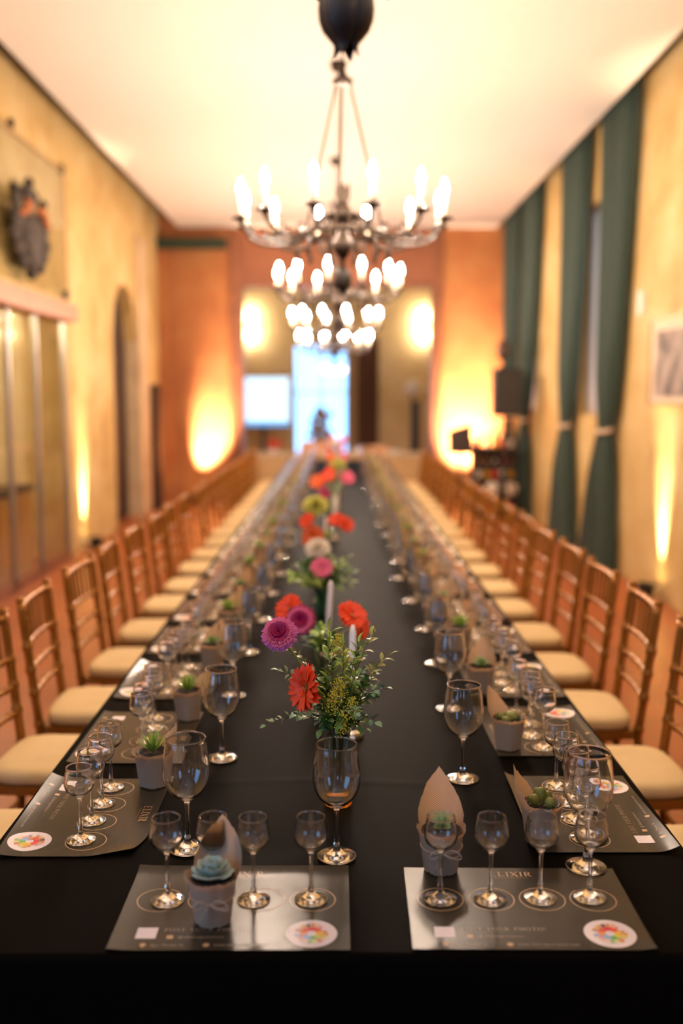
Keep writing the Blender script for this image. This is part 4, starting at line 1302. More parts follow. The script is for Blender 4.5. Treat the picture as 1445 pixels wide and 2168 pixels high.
def gerbera(vx, vy, base_z, head, normal, rad, m, label, group=None, disc_m='disc', fine=False, detailed=True, rings=None, mid=None, vr=0.008):
    """stem from inside the vase to the flower head; petals are parts"""
    t = thing('gerbera', label, 'flower', (vx, vy, base_z), 0, group)
    hd = Vector(head) - Vector((vx, vy, base_z)); nn = Vector(normal).normalized()
    a = R.uniform(0, 2 * PI)
    p0 = Vector((vr * math.cos(a), vr * math.sin(a), 0.036)); 
    mouth = Vector((hd.x, hd.y, 0)); mouth = (mouth.normalized() * 0.014 if mouth.length > 1e-4 else mouth) + Vector((0, 0, 0.165))
    end = hd - nn * 0.008
    pts = bez(p0, p0 * 0.5 + Vector((0, 0, 0.09)), mouth * 0.6 + Vector((0, 0, 0.05)), mouth, 6) + bez(mouth, mouth + Vector((0, 0, 0.05)) * (hd.z - mouth.z) * 8, end - nn * 0.05, end, 10)[1:]
    MB().tube(pts, 0.0032, 8).build('stem', M['stem'], t)
    q = nn.to_track_quat('Z', 'Y')
    db = MB()
    db.lathe([(0, -0.010), (rad * 0.2, -0.008), (rad * 0.30, -0.002), (rad * 0.30, 0.003), (rad * 0.22, 0.007), (0, 0.008)], 16)
    d = db.build('flower_disc', M[disc_m], t)
    d.location = hd; d.rotation_mode = 'QUATERNION'; d.rotation_quaternion = q
    rings = rings or ([(22, 1.0, 0.145, 0.06, 0.0), (20, 0.96, 0.14, 0.20, 0.002), (18, 0.42, 0.055, 0.6, 0.004)] if not fine else
                      [(48, 1.0, 0.062, 0.0, -0.002), (48, 0.95, 0.062, 0.13, 0.001), (46, 0.88, 0.06, 0.24, 0.003), (42, 0.78, 0.058, 0.36, 0.005), (36, 0.66, 0.055, 0.50, 0.006), (28, 0.48, 0.055, 0.8, 0.008), (22, 0.36, 0.05, 1.0, 0.008)])
    joined = MB()
    for ri, (n, L_, w, el, z) in enumerate(rings):
        mm = m
        if fine and ri >= 4: mm = 'magpetal'
        elif fine and ri >= 2: mm = 'pinkpetal'
        pm = petal_mesh(rad * L_, rad * w, M[mm], 0.10, 0.3 if fine else 0.15, blunt=fine)
        for k in range(n):
            a = 2 * PI * (k + 0.5 * (ri % 2)) / n + R.uniform(-0.05, 0.05) * (0.3 if fine else 1)
            T = Matrix.Translation((0, 0, z)) @ Matrix.Rotation(a, 4, 'Z') @ Matrix.Rotation(el + R.uniform(-0.09, 0.09) * (0.4 if fine else 1), 4, 'X') @ Matrix.Scale(R.uniform(0.94, 1.04), 4)
            if detailed and not fine:
                o = obj('petal', pm, d); o.matrix_local = T
            else:
                joined.mi = {'purplepetal': 0, 'pinkpetal': 1, 'magpetal': 2}.get(mm, 0) if fine else 0
                joined.add([v.co for v in pm.vertices], [tuple(p.vertices) for p in pm.polygons], T)
    if joined.v:
        o = joined.build('petals', [M[m], M['pinkpetal'], M['magpetal']] if fine else M[m], d)
        if fine: stuff(o)
    return t

LEAF = {}
def leaf_mesh(m, L_, w):
    k = (m, L_, w)
    if k not in LEAF:
        def f(u, v):
            x = 2 * u - 1
            ww = w * math.sin(PI * min(1, v * 0.97 + 0.03)) ** 0.85
            return (x * ww, L_ * v, 0.25 * ww * abs(x) + 0.12 * L_ * math.sin(v * PI))
        LEAF[k] = MB().grid(f, 2, 5).mesh('leaf', M[m])
    return LEAF[k]

def sprig(name, cat, vx, vy, bz, end, label, m, L_, w, n, parts=True, group=None, droop=0.0, start=0.35, twig='twig', pair=True, lean=0.9):
    t = thing(name, label, cat, (vx, vy, bz), 0, group)
    e = Vector(end) - Vector((vx, vy, bz))
    a = R.uniform(0, 2 * PI)
    p0 = Vector((0.008 * math.cos(a), 0.008 * math.sin(a), 0.036))
    hor = Vector((e.x, e.y, 0)); mouth = (hor.normalized() * 0.016 if hor.length > 1e-4 else hor) + Vector((R.uniform(-0.006, 0.006), R.uniform(-0.006, 0.006), 0.17))
    c2 = mouth + Vector((hor.x * 0.35, hor.y * 0.35, max(0.02, (e.z - 0.17) * 0.75 + droop)))
    pts = bez(p0, p0 * 0.6 + Vector((0, 0, 0.08)), mouth * 0.7 + Vector((0, 0, 0.05)), mouth, 5)[:-1] + bez(mouth, mouth + Vector((hor.x * 0.05, hor.y * 0.05, 0.03)), c2, e, 14)
    N = len(pts)
    MB().tube(pts, [0.0020 - 0.0014 * i / N for i in range(N)], 5).build('stem', M[twig], t)
    lm = leaf_mesh(m, L_, w)
    J = MB()
    out = pts[5:]
    for k in range(n):
        f = start + (1 - start) * (k + 0.3) / n
        fi = f * (len(out) - 1); i = min(int(fi), len(out) - 2)
        p = out[i].lerp(out[i + 1], fi - i); d = (out[i + 1] - out[i]).normalized()
        ang = PI * (k % 2) + R.uniform(-0.7, 0.7) + (PI / 2 if not pair and k % 4 > 1 else 0)
        sidev = d.orthogonal().normalized(); sidev = Quaternion(d, ang + (k // 2) * 0.9) @ sidev
        dirv = (d * R.uniform(0.35, 0.7) + sidev * lean + Vector((0, 0, R.uniform(-0.1, 0.25)))).normalized()
        if k == n - 1: dirv = d
        q = dirv.to_track_quat('Y', 'Z')
        T = Matrix.Translation(p) @ q.to_matrix().to_4x4() @ Matrix.Rotation(R.uniform(-0.6, 0.6), 4, 'Y') @ Matrix.Scale(R.uniform(0.75, 1.15) * (1.0 - 0.25 * f), 4)
        if parts:
            o = obj('leaf', lm, t); o.matrix_local = T
        else:
            J.add([v.co for v in lm.vertices], [tuple(p_.vertices) for p_ in lm.polygons], T)
    if not parts:
        J.build('leaves', M[m], t)
    return t

def goldenrod(vx, vy, bz, end, label, group=None, n=70, spread=0.022):
    t = thing('goldenrod_stem', label, 'flower', (vx, vy, bz), 0, group)
    e = Vector(end) - Vector((vx, vy, bz))
    p0 = Vector((R.uniform(-0.008, 0.008), R.uniform(-0.008, 0.008), 0.036))
    mouth = Vector((e.x * 0.2, e.y * 0.2, 0.17))
    pts = [p0, p0 * 0.5 + Vector((0, 0, 0.09)), mouth, mouth.lerp(e, 0.5), e]
    MB().tube(pts, 0.0013, 5).build('stem', M['stem'], t)
    J = MB()
    for k in range(n):
        f = R.uniform(0, 1)
        c = e + Vector((0, 0, -0.05 * f)) + Vector((R.gauss(0, 1), R.gauss(0, 1), R.gauss(0, 0.4))) * spread * (0.3 + 0.6 * f)
        J.ball(c, R.uniform(0.0011, 0.0020), 5, 3)
    stuff(J.build('florets', M['yellowfl'], t))
    return t

# --- nearest bouquet
VX, VY = -0.001, 2.235
BZ = TZ + 0.002
vase_at(VX, VY, 0.178, 'clear glass vase with amber foot holding the nearest bouquet', None, True)
gerbera(VX, VY, BZ, (-0.130, 2.15, 1.178), (-0.10, -0.80, 0.60), 0.041, 'purplepetal', 'many-petalled purple and magenta gerbera leaning out of the nearest bouquet', 'bouquet flowers', fine=True)
gerbera(VX, VY, BZ, (-0.072, 2.17, 1.050), (-0.78, -0.60, 0.16), 0.056, 'redpetal', 'bright red gerbera turned sideways in the nearest bouquet', 'bouquet flowers', disc_m='discyellow')
g1 = 'greenery of the nearest bouquet'
SPR = [
    ('leafy_sprig', (-0.172, 2.20, 0.950), 'leafgrey', 0.022, 0.0062, 15, 0.05, 'leafy sprig drooping lowest at the left of the nearest bouquet'),
    ('leafy_sprig', (-0.140, 2.22, 1.075), 'leafgrey', 0.022, 0.0068, 14, 0.03, 'round-leaved sprig left of the red gerbera in the nearest bouquet'),
    ('leafy_sprig', (-0.112, 2.25, 1.125), 'leafolive', 0.024, 0.0062, 13, 0.02, 'olive sprig just under the purple gerbera'),
    ('leafy_sprig', (-0.100, 2.17, 0.985), 'leafgrey', 0.020, 0.0055, 12, 0.04, 'small sprig below the red gerbera'),
    ('leafy_sprig', (-0.020, 2.24, 1.168), 'leafbright', 0.036, 0.0048, 20, 0.0, 'narrow-leaved bright sprig standing in the middle of the nearest bouquet'),
    ('leafy_sprig', (0.012, 2.22, 1.135), 'leafbright', 0.034, 0.0042, 20, 0.0, 'narrow-leaved sprig in front of the nearest candle'),
    ('leafy_sprig', (0.082, 2.20, 1.172), 'leafolive', 0.030, 0.0068, 14, 0.0, 'olive sprig rising tallest at the right of the nearest bouquet'),
    ('leafy_sprig', (0.060, 2.27, 1.120), 'leafdark', 0.028, 0.0060, 14, 0.0, 'dark green sprig behind the tall olive sprig'),
    ('leafy_sprig', (0.122, 2.23, 1.110), 'leafolive', 0.028, 0.0050, 15, 0.02, 'pointed sprig reaching farthest right in the nearest bouquet'),
    ('leafy_sprig', (0.110, 2.18, 1.045), 'leafgrey', 0.021, 0.0068, 15, 0.03, 'grey-green sprig at mid height on the right of the nearest bouquet'),
    ('leafy_sprig', (0.085, 2.15, 0.975), 'leafgrey', 0.021, 0.0066, 14, 0.04, 'grey-green sprig hanging low on the right of the nearest bouquet'),
    ('leafy_sprig', (0.042, 2.14, 1.000), 'leafgrey', 0.019, 0.0060, 14, 0.04, 'small grey sprig hanging over the vase rim toward the front'),
    ('leafy_sprig', (-0.040, 2.16, 0.955), 'leafdark', 0.032, 0.0075, 12, 0.04, 'dark broad-leaved sprig over the left of the vase rim'),
    ('leafy_sprig', (0.020, 2.20, 1.020), 'leafdark', 0.034, 0.0070, 16, 0.0, 'dark green sprig deep inside the nearest bouquet'),
    ('leafy_sprig', (-0.030, 2.25, 1.045), 'leafdark', 0.034, 0.0070, 16, 0.0, 'dark green sprig behind the red gerbera'),
    ('leafy_sprig', (0.055, 2.16, 1.095), 'leafgrey', 0.018, 0.0050, 16, 0.0, 'small-leaved grey sprig in front right of the candle'),
    ('leafy_sprig', (0.098, 2.24, 1.085), 'leafolive', 0.024, 0.0044, 18, 0.0, 'olive feathery sprig at the upper right of the nearest bouquet'),
    ('leafy_sprig', (0.085, 2.19, 1.020), 'leafdark', 0.024, 0.0056, 16, 0.02, 'dark leafy sprig low in the right heart of the nearest bouquet'),
    ('leafy_sprig', (0.035, 2.18, 1.075), 'leafbright', 0.028, 0.0036, 22, 0.0, 'feathery bright sprig beside the central goldenrod'),
    ('leafy_sprig', (-0.015, 2.21, 1.110), 'leafdark', 0.030, 0.0052, 16, 0.0, 'dark narrow-leaved sprig between the red and purple gerberas'),
    ('leafy_sprig', (0.050, 2.21, 1.150), 'leafbright', 0.032, 0.0040, 18, 0.0, 'bright feathery sprig right of the nearest candle tip'),
    ('leafy_sprig', (-0.065, 2.21, 1.010), 'leafdark', 0.024, 0.0058, 14, 0.02, 'dark sprig directly beneath the red gerbera'),
    ('leafy_sprig', (0.065, 2.15, 0.960), 'leafdark', 0.024, 0.0058, 14, 0.03, 'dark sprig leaning over the right of the vase rim'),
    ('leafy_sprig', (0.005, 2.13, 0.975), 'leafdark', 0.026, 0.0062, 14, 0.03, 'dark sprig leaning over the front of the vase rim'),
    ('leafy_sprig', (0.075, 2.22, 1.055), 'leafdark', 0.028, 0.0062, 16, 0.01, 'dark sprig filling the right heart of the nearest bouquet'),
]
for (nm, end, m_, L_, w, n_, dr, lb) in SPR:
    sprig(nm, 'sprig', VX, VY, BZ, end, lb, m_, L_ * 1.2, w * 1.3, int(n_ * 1.8), True, g1, dr, 0.08)
for k, (e, lb) in enumerate([((0.002, 2.17, 1.075), 'yellow goldenrod cluster in the centre of the nearest bouquet'), ((-0.012, 2.16, 1.045), 'yellow goldenrod cluster right of the red gerbera'),
                             ((0.030, 2.16, 1.030), 'yellow goldenrod cluster at the lower centre right'), ((0.008, 2.15, 1.000), 'lowest small goldenrod cluster over the vase'),
                             ((0.020, 2.26, 1.115), 'goldenrod cluster beside the nearest candle'), ((-0.002, 2.27, 1.150), 'topmost goldenrod cluster behind the bright sprig')]):
    goldenrod(VX, VY, BZ, e, lb, 'goldenrod of the nearest bouquet', 170, 0.014 if k != 3 else 0.010)

# --- the other bouquets along the centre of the table : (x, y, heads, amount of green)
def bouquet(idx, x, y, h, heads, greens, m=None, vh=0.17, gs=('leafbright', 'leafdark', 'leafgrey')):
    od = ORD[idx]
    vase_at(x, y, vh, 'glass flower vase, %s from the near end of the table' % od, m)
    for (hx, hy, hz, nrm, rad, mm, fine, what) in heads:
        gerbera(x, y, BZ, (hx, hy, hz), nrm, rad, mm, '%s in the %s bouquet from the near end' % (what, od), 'bouquet flowers', disc_m='disc' if fine or mm == 'pinkpetal' else 'discyellow', fine=fine, detailed=False)
    for (ex, ez) in greens:
        mm = gs[R.randrange(len(gs))]
        sprig('leafy_sprig', 'sprig', x, y, BZ, (x + ex, y + R.uniform(-0.09, 0.09), ez), 'green leafy sprig spreading %s and %s in the %s bouquet from the near end' % ('far left' if ex < -0.1 else 'left' if ex < -0.03 else 'straight up' if ex < 0.035 else 'right' if ex < 0.1 else 'far right', 'low' if ez < 0.965 else 'midway' if ez < 1.01 else 'high', od), mm, 0.046, 0.010, 26, False,
              'greenery of the %s bouquet' % od, 0.0, 0.05)
F = (0, -1, 0.35); U = (0, -0.5, 0.9)
bouquet(1, -0.055, 2.95, 0, [(-0.150, 2.99, 1.052, (-0.5, -0.6, 0.5), 0.05, 'redpetal', False, 'red gerbera half behind the magenta one'),
                            (-0.113, 2.93, 1.030, (-0.15, -0.9, 0.35), 0.048, 'magpetal', True, 'magenta gerbera facing the camera'),
                            (0.040, 2.93, 1.045, (0.35, -0.6, 0.6), 0.05, 'redpetal', False, 'red gerbera beside the candle'),
                            (0.065, 2.97, 1.000, (0.7, -0.5, 0.2), 0.04, 'redpetal', False, 'smaller red gerbera at the right edge')],
        [(-0.05, 1.0), (0.05, 0.98), (0.0, 1.02)], None, 0.16)
bouquet(2, -0.070, 3.98, 0, [(-0.067, 3.93, 1.015, (0, -0.75, 0.6), 0.048, 'pinkpetal', False, 'pink gerbera with dark centre')],
        [(-0.15, 0.985), (-0.12, 1.02), (-0.06, 1.02), (0.05, 1.02), (0.11, 1.04), (0.13, 1.00), (0.06, 0.97), (-0.09, 0.94), (0.12, 0.95), (-0.02, 0.98), (0.02, 1.0)], M['tealglass'], 0.17, ('leafbright', 'leafbright', 'leafdark'))
WRG = [(30, 1.0, 0.15, 0.1, 0.0), (28, 0.9, 0.15, 0.35, 0.004), (24, 0.75, 0.14, 0.6, 0.010), (20, 0.6, 0.13, 0.85, 0.014), (14, 0.42, 0.12, 1.15, 0.018)]
def pompom(x, y, head, rad, mm, label, nrm=(0, -0.6, 0.8)):
    gerbera(x, y, BZ, head, nrm, rad, mm, label, 'bouquet flowers', disc_m='discyellow', detailed=False, rings=WRG)
bouquet(3, -0.085, 4.55, 0, [], [(-0.05, 0.95), (0.04, 0.96)], None, 0.16)
pompom(-0.085, 4.55, (-0.095, 4.52, 1.0), 0.062, 'whitepetal', 'large white chrysanthemum behind the pink gerbera')
bouquet(4, -0.105, 5.10, 0, [(-0.130, 5.02, 0.985, (-0.1, -0.95, 0.2), 0.062, 'orangepetal', False, 'orange gerbera facing the camera'),
                            (-0.158, 5.06, 1.062, (-0.5, -0.6, 0.6), 0.046, 'redpetal', False, 'orange-red gerbera turned left'),
                            (-0.010, 5.10, 1.062, (-0.2, -0.6, 0.7), 0.046, 'redpetal', False, 'red gerbera left of the pair'),
                            (0.038, 5.06, 1.045, (0.4, -0.7, 0.5), 0.046, 'redpetal', False, 'red gerbera right of the pair')],
        [(-0.05, 1.03), (0.0, 1.0), (0.06, 0.98)], None, 0.17)
pompom(-0.105, 5.10, (-0.118, 5.16, 1.125), 0.072, 'greenpetal', 'large lime-green chrysanthemum above the orange gerbera')
bouquet(5, -0.06, 7.05, 0, [(-0.150, 7.02, 1.095, (-0.2, -0.8, 0.5), 0.055, 'orangepetal', False, 'orange gerbera leaning left'),
                           (-0.095, 7.0, 1.020, (-0.1, -0.9, 0.4), 0.05, 'magpetal', False, 'dark magenta gerbera'),
                           (-0.075, 7.1, 1.13, (0.1, -0.7, 0.6), 0.05, 'redpetal', False, 'red gerbera standing highest'),
                           (0.062, 7.08, 1.12, (0.2, -0.8, 0.6), 0.055, 'pinkpetal', False, 'pink gerbera leaning right')], [(-0.06, 1.05), (0.06, 1.05), (0.0, 1.08)], None, 0.17)
bouquet(6, -0.01, 8.6, 0, [(-0.06, 8.58, 1.06, F, 0.05, 'redpetal', False, 'red gerbera')], [(-0.08, 1.06), (0.08, 1.06), (0.0, 1.12), (0.04, 1.08)], None, 0.17)
pompom(-0.01, 8.6, (0.0, 8.58, 1.11), 0.066, 'greenpetal', 'lime-green chrysanthemum of the seventh bouquet')
bouquet(7, -0.03, 10.2, 0, [(-0.08, 10.2, 1.08, F, 0.05, 'orangepetal', False, 'orange gerbera'), (0.05, 10.2, 1.08, F, 0.05, 'pinkpetal', False, 'pink gerbera')], [(-0.1, 1.02), (0.1, 1.02), (0.0, 1.06)], None, 0.17)
bouquet(8, -0.05, 11.6, 0, [(-0.10, 11.6, 1.10, F, 0.05, 'redpetal', False, 'red gerbera'), (0.02, 11.6, 1.10, F, 0.05, 'orangepetal', False, 'orange gerbera')], [(-0.1, 1.02), (0.1, 1.02), (0.0, 1.06)], None, 0.17)
bouquet(9, -0.04, 13.2, 0, [(-0.08, 13.2, 1.12, F, 0.06, 'redpetal', False, 'red gerbera'), (0.06, 13.2, 1.12, F, 0.06, 'pinkpetal', False, 'pink gerbera')], [(-0.1, 1.02), (0.1, 1.02)], None, 0.17)
pompom(-0.05, 11.6, (-0.05, 11.55, 1.15), 0.075, 'whitepetal', 'white chrysanthemum of the ninth bouquet')

def candle(x, y, top, label, hlabel, lean=(0.004, 0.0)):
    h = thing('candle_holder', hlabel, 'candle holder', (x, y, TZ + 0.002), 0, 'glass candle holders')
    MB().lathe([(0, 0.0005), (0.034, 0.0005), (0.036, 0.004), (0.030, 0.010), (0.014, 0.018), (0.010, 0.03), (0.016, 0.040), (0.020, 0.050), (0.019, 0.066), (0.0165, 0.068), (0.0145, 0.060), (0.0135, 0.046), (0, 0.044)], 28).build('holder_body', M['glass'], h)
    t = thing('taper_candle', label, 'candle', (x, y, TZ + 0.0465), 0, 'white taper candles')
    H = top - TZ - 0.0465 - 0.008
    MB().tube([(0, 0, 0), (lean[0] * 0.5, 0, H * 0.5), (lean[0], 0, H * 0.93), (lean[0], 0, H)], [0.0115, 0.0105, 0.0092, 0.0035], 16).build('wax', M['candle'], t)
    MB().tube([(lean[0], 0, H - 0.002), (lean[0] + 0.001, 0, H + 0.008)], 0.0008, 5).build('wick', M['wick'], t)
CD = [(0.036, 2.70, 1.078, 0.004), (-0.040, 3.56, 1.042, 0.012), (-0.068, 5.28, 1.065, 0.0), (-0.028, 6.55, 1.05, 0.003), (-0.012, 7.6, 1.05, 0.002), (0.0, 9.4, 1.06, 0.0), (-0.02, 11.0, 1.06, 0.0), (-0.02, 12.5, 1.06, 0.0)]
for k, (x, y, top, ln) in enumerate(CD):
    candle(x, y, top, 'white taper candle, %s from the near end of the table' % ORD[k], 'small glass candle holder under the %s candle from the near end' % ORD[k], (ln, 0))

# ================================================================== left wall : glazed case, crest
gc = thing('display_case', 'tall glazed display case under a reddish beam in the left wall', 'display case', (WL, 0, 0))
MB().span(-0.02, 0.16, 5.3, 10.35, 2.44, 2.61).build('beam', M['beam'], gc, False)
for y in (5.45, 6.6, 7.7, 8.55, 9.35, 10.30):
    MB().span(-0.01, 0.03, y - 0.025, y + 0.025, 0.0, 2.44).build('mullion', M['steel'], gc, False)
for y0, y1 in ((5.48, 6.57), (6.63, 7.67), (7.73, 8.52), (8.58, 9.32), (9.38, 10.27)):
    MB().span(0.0, 0.008, y0, y1, 0.10, 2.43).build('pane', M['pane'], gc, False)
MB().span(-0.01, 0.03, 5.45, 10.3, 0.0, 0.10).build('bottom_rail', M['redwood'], gc, False)
cl_ = thing('case_lamp', 'small round lamp under the beam inside the left glass case', 'lamp', (WL - 0.35, 8.9, 2.60))
MB().lathe([(0, -0.03), (0.04, -0.03), (0.05, 0.0), (0.05, 0.02), (0, 0.02)], 18).build('housing', M['black'], cl_)
MB().lathe([(0, -0.031), (0.036, -0.031)], 16).build('lens', M['lens'], cl_)
for y_ in (-0.0,):
    ld = bpy.data.lights.new('case_beam', 'POINT'); ld.energy = 45; ld.color = (1.0, 0.82, 0.55); ld.shadow_soft_size = 0.04
    lo = bpy.data.objects.new('case_beam', ld); COL.objects.link(lo); lo.parent = cl_; lo.location = (0, y_, -0.09)
cb = thing('low_cabinet', 'orange-brown wooden cabinet behind the glass of the left wall case', 'cabinet', (WL - 0.40, 7.6, 0))
M['honeywood'] = mat('honey_wood', (0.34, 0.15, 0.035), 0.45, vary=(3, (0.42, 0.20, 0.05), 0.2))
MB().span(-0.18, 0.18, -1.9, 2.2, 0.0, 0.78).build('body', M['honeywood'], cb, False)
MB().span(-0.20, 0.21, -1.95, 2.25, 0.78, 0.83).build('top', M['darkwood'], cb, False)
for k in range(4):
    MB().span(0.18, 0.195, -1.85 + k * 1.02, -0.88 + k * 1.02, 0.06, 0.72).build('door', M['honeywood'], cb, False)
bx = thing('fruit_bowl', 'bowl with yellow fruit on the cabinet behind the glass', 'bowl', (WL - 0.4, 8.55, 0.832))
MB().lathe([(0, 0), (0.05, 0), (0.06, 0.01), (0.13, 0.07), (0.125, 0.07), (0.05, 0.018), (0, 0.016)], 24).build('bowl_body', M['white'], bx)
M['lemon'] = mat('lemon', (0.75, 0.5, 0.03), 0.5)
for k, (x, y, z) in enumerate([(0.04, 0, 0.062), (-0.045, 0.03, 0.062), (-0.01, -0.05, 0.062), (0, 0.01, 0.12)]):
    tag(obj('lemon', MB().ball((0, 0, 0), 0.04, 12, 8, (1.2, 1, 1)).mesh('lemon', M['lemon']), None, (WL - 0.4 + x, 8.55 + y, 0.832 + z)), 'yellow fruit in the bowl behind the left glass case, %s' % ['nearest the glass', 'at the back of the bowl', 'nearest the camera', 'on top of the others'][k], 'fruit', 'yellow fruit in the bowl')
M['fabricdark'] = mat('umber_cloth', (0.18, 0.11, 0.06), 0.8)
for k, (y, c) in enumerate([(6.3, 'brown'), (9.1, 'peach'), (9.75, 'stone')]):
    o = MB()
    o.grid(lambda u, v: (0.05 * math.sin(u * 22) , (u - 0.5) * 0.42, 0.05 + 2.45 * v), 40, 6)
    tag(o.build('hanging_drape', M[c], None, True, (-3.585, y, 0.0)), ['brown drape hanging behind the near panes of the glass case', 'peach drape hanging behind the far middle pane of the glass case', 'pale stone-coloured drape behind the farthest pane of the glass case'][k], 'drape')
# clear panel above the case, with a crest
gp = thing('clear_panel', 'large clear panel fixed on the left wall above the beam', 'panel', (WL + 0.05, 0, 0))
MB().span(0, 0.008, 6.0, 10.35, 2.68, 3.93).build('pane', M['pane'], gp, False)
MB().span(-0.004, 0.014, 6.0, 10.36, 3.92, 3.945).build('edge_strip', M['frame'], gp, False)
MB().span(-0.004, 0.014, 10.34, 10.365, 2.68, 3.945).build('edge_strip', M['frame'], gp, False)
for (y, z) in ((8.15, 3.99), (8.75, 3.98), (10.30, 3.95), (10.33, 2.72), (6.2, 3.96)):
    MB().ball((0.0, y, z), 0.035, 10, 6, (1, 0.7, 1.6)).build('clip', M['black'], gp)
cr = thing('crest', 'dark carved coat of arms with orange ribbon on the left wall', 'crest', (WL + 0.125, 8.95, 3.14), 0)
def crest_blob(mb, y, z, ry, rz_, t=0.05):
    mb.ball((0.0, y, z), 1.0, 14, 8, (t, ry, rz_))
m_ = MB()
m_.prism([(-0.28, 0.14), (0.28, 0.14), (0.30, -0.06), (0.20, -0.26), (0.03, -0.36), (-0.03, -0.36), (-0.20, -0.26), (-0.30, -0.06)], -0.02, 0.03,
         Matrix(((0, 0, 1, 0), (1, 0, 0, 0), (0, 1, 0, 0), (0, 0, 0, 1))))
for (y, z, ry, rz_) in ((-0.37, 0.06, 0.12, 0.10), (-0.43, -0.08, 0.09, 0.08), (-0.35, -0.19, 0.09, 0.07), (-0.24, -0.29, 0.08, 0.06), (0.37, 0.06, 0.12, 0.10), (0.43, -0.08, 0.09, 0.08), (0.35, -0.19, 0.09, 0.07), (0.24, -0.29, 0.08, 0.06), (0, -0.08, 0.17, 0.18), (0, -0.38, 0.07, 0.05)):
    crest_blob(m_, y, z, ry, rz_)
m_.build('shield', M['crest'], cr)
m_ = MB()
for (y, z, ry, rz_) in ((0, 0.24, 0.15, 0.06), (0, 0.32, 0.10, 0.06), (0, 0.40, 0.045, 0.05), (-0.13, 0.30, 0.045, 0.06), (0.13, 0.30, 0.045, 0.06), (-0.36, 0.20, 0.09, 0.07), (0.36, 0.20, 0.09, 0.07), (-0.40, 0.28, 0.045, 0.05), (0.40, 0.28, 0.045, 0.05)):
    crest_blob(m_, y, z, ry, rz_, 0.045)
m_.build('crown', M['crest'], cr)
for s_ in (-1, 1):
    MB().tube([(0.04, s_ * 0.10, 0.17), (0.055, s_ * 0.22, 0.20), (0.055, s_ * 0.30, 0.10), (0.05, s_ * 0.42, 0.08)], [0.03, 0.035, 0.03, 0.02], 8).build('ribbon', M['ribbon'], cr)
# narrow dark panel leaning on the wall past the doorway
tag(MB().span(WL + 0.055, WL + 0.16, 14.80, 15.05, 0.0, 1.87).build('leaning_board', M['darkwood'], None, False), 'narrow dark board standing against the left wall past the doorway', 'board')

# ================================================================== right wall : curtains, picture
def curtain(y0t, y1t, tie_y, tie_w, y0b, y1b, label, top=4.6):
    t = thing('curtain', label, 'curtain', (WR - 0.10, 0, 0), 0, 'green tied-back curtains')
    NU, NV = 70, 46
    TIE = 1.37
    def f(u, v):
        z = 0.02 + (top - 0.02) * v
        if z >= TIE:
            k = (z - TIE) / (top - TIE); k = k ** 0.55 if k > 0 else 0
            a0, a1 = tie_y - tie_w / 2, tie_y + tie_w / 2
            lo = a0 + (y0t - a0) * min(1, k * 1.08); hi = a1 + (y1t - a1) * min(1, k * 1.08)
        else:
            k = (TIE - z) / TIE; k = k ** 0.8
            a0, a1 = tie_y - tie_w / 2, tie_y + tie_w / 2
            lo = a0 + (y0b - a0) * k; hi = a1 + (y1b - a1) * k
        y = lo + (hi - lo) * u
        amp = 0.068 * (0.55 + 0.45 * min(1, abs(z - TIE) / 0.5))
        x = amp * math.sin(u * 2 * PI * 6) + 0.012 * math.sin(u * 37 + z)
        return (x, y, z)
    MB().grid(f, NU, NV).build('fabric', M['curtain'], t)
    MB().tube([(0.062 * math.cos(a), tie_y + (tie_w / 2 + 0.03) * math.sin(a), TIE + 0.02 * math.cos(a)) for a in [2 * PI * k / 20 for k in range(21)]], 0.022, 8, False).build('tie_back', M['tie'], t)
    return t
curtain(9.08, 10.02, 9.72, 0.24, 9.40, 10.45, 'dark green curtain nearest on the right, left of the framed picture')
curtain(10.75, 11.75, 11.42, 0.22, 11.05, 12.0, 'dark green curtain on the far side of the nearer right window')
curtain(13.25, 14.15, 13.95, 0.22, 13.75, 14.5, 'dark green curtain on the near side of the farther right window')
curtain(14.75, 15.80, 15.30, 0.22, 14.95, 15.7, 'dark green curtain farthest on the right, beside the far wall')
tag(MB().tube([(WR - 0.10, 8.9, 4.62), (WR - 0.10, 15.85, 4.62)], 0.016, 10).build('curtain_rod', M['black']), 'dark curtain rod above the ceiling edge on the right wall', 'curtain rod')
pf = thing('framed_picture', 'framed old print hanging on the ochre right wall above an uplight', 'picture', (WR, 8.05, 1.985))
PW, PH = 0.62, 0.37
for (y0, y1, z0, z1) in ((-PW, PW, PH - 0.03, PH), (-PW, PW, -PH, -PH + 0.03), (-PW, -PW + 0.03, -PH + 0.03, PH - 0.03), (PW - 0.03, PW, -PH + 0.03, PH - 0.03)):
    MB().span(-0.035, 0, y0, y1, z0, z1).build('frame_rail', M['frame'], pf, False)
MB().span(-0.015, -0.002, -PW + 0.03, PW - 0.03, -PH + 0.03, PH - 0.03).build('mount', M['picmount'], pf, False)
MB().span(-0.018, -0.015, -PW + 0.16, PW - 0.16, -PH + 0.08, PH - 0.12).build('print', M['picpaper'], pf, False)
# small white wall box beside the curtain
tag(MB().span(WR - 0.03, WR, 8.93, 9.03, 2.42, 2.62).build('wall_sensor', M['white'], None, False), 'small white box on the right wall beside the nearest curtain', 'wall box')

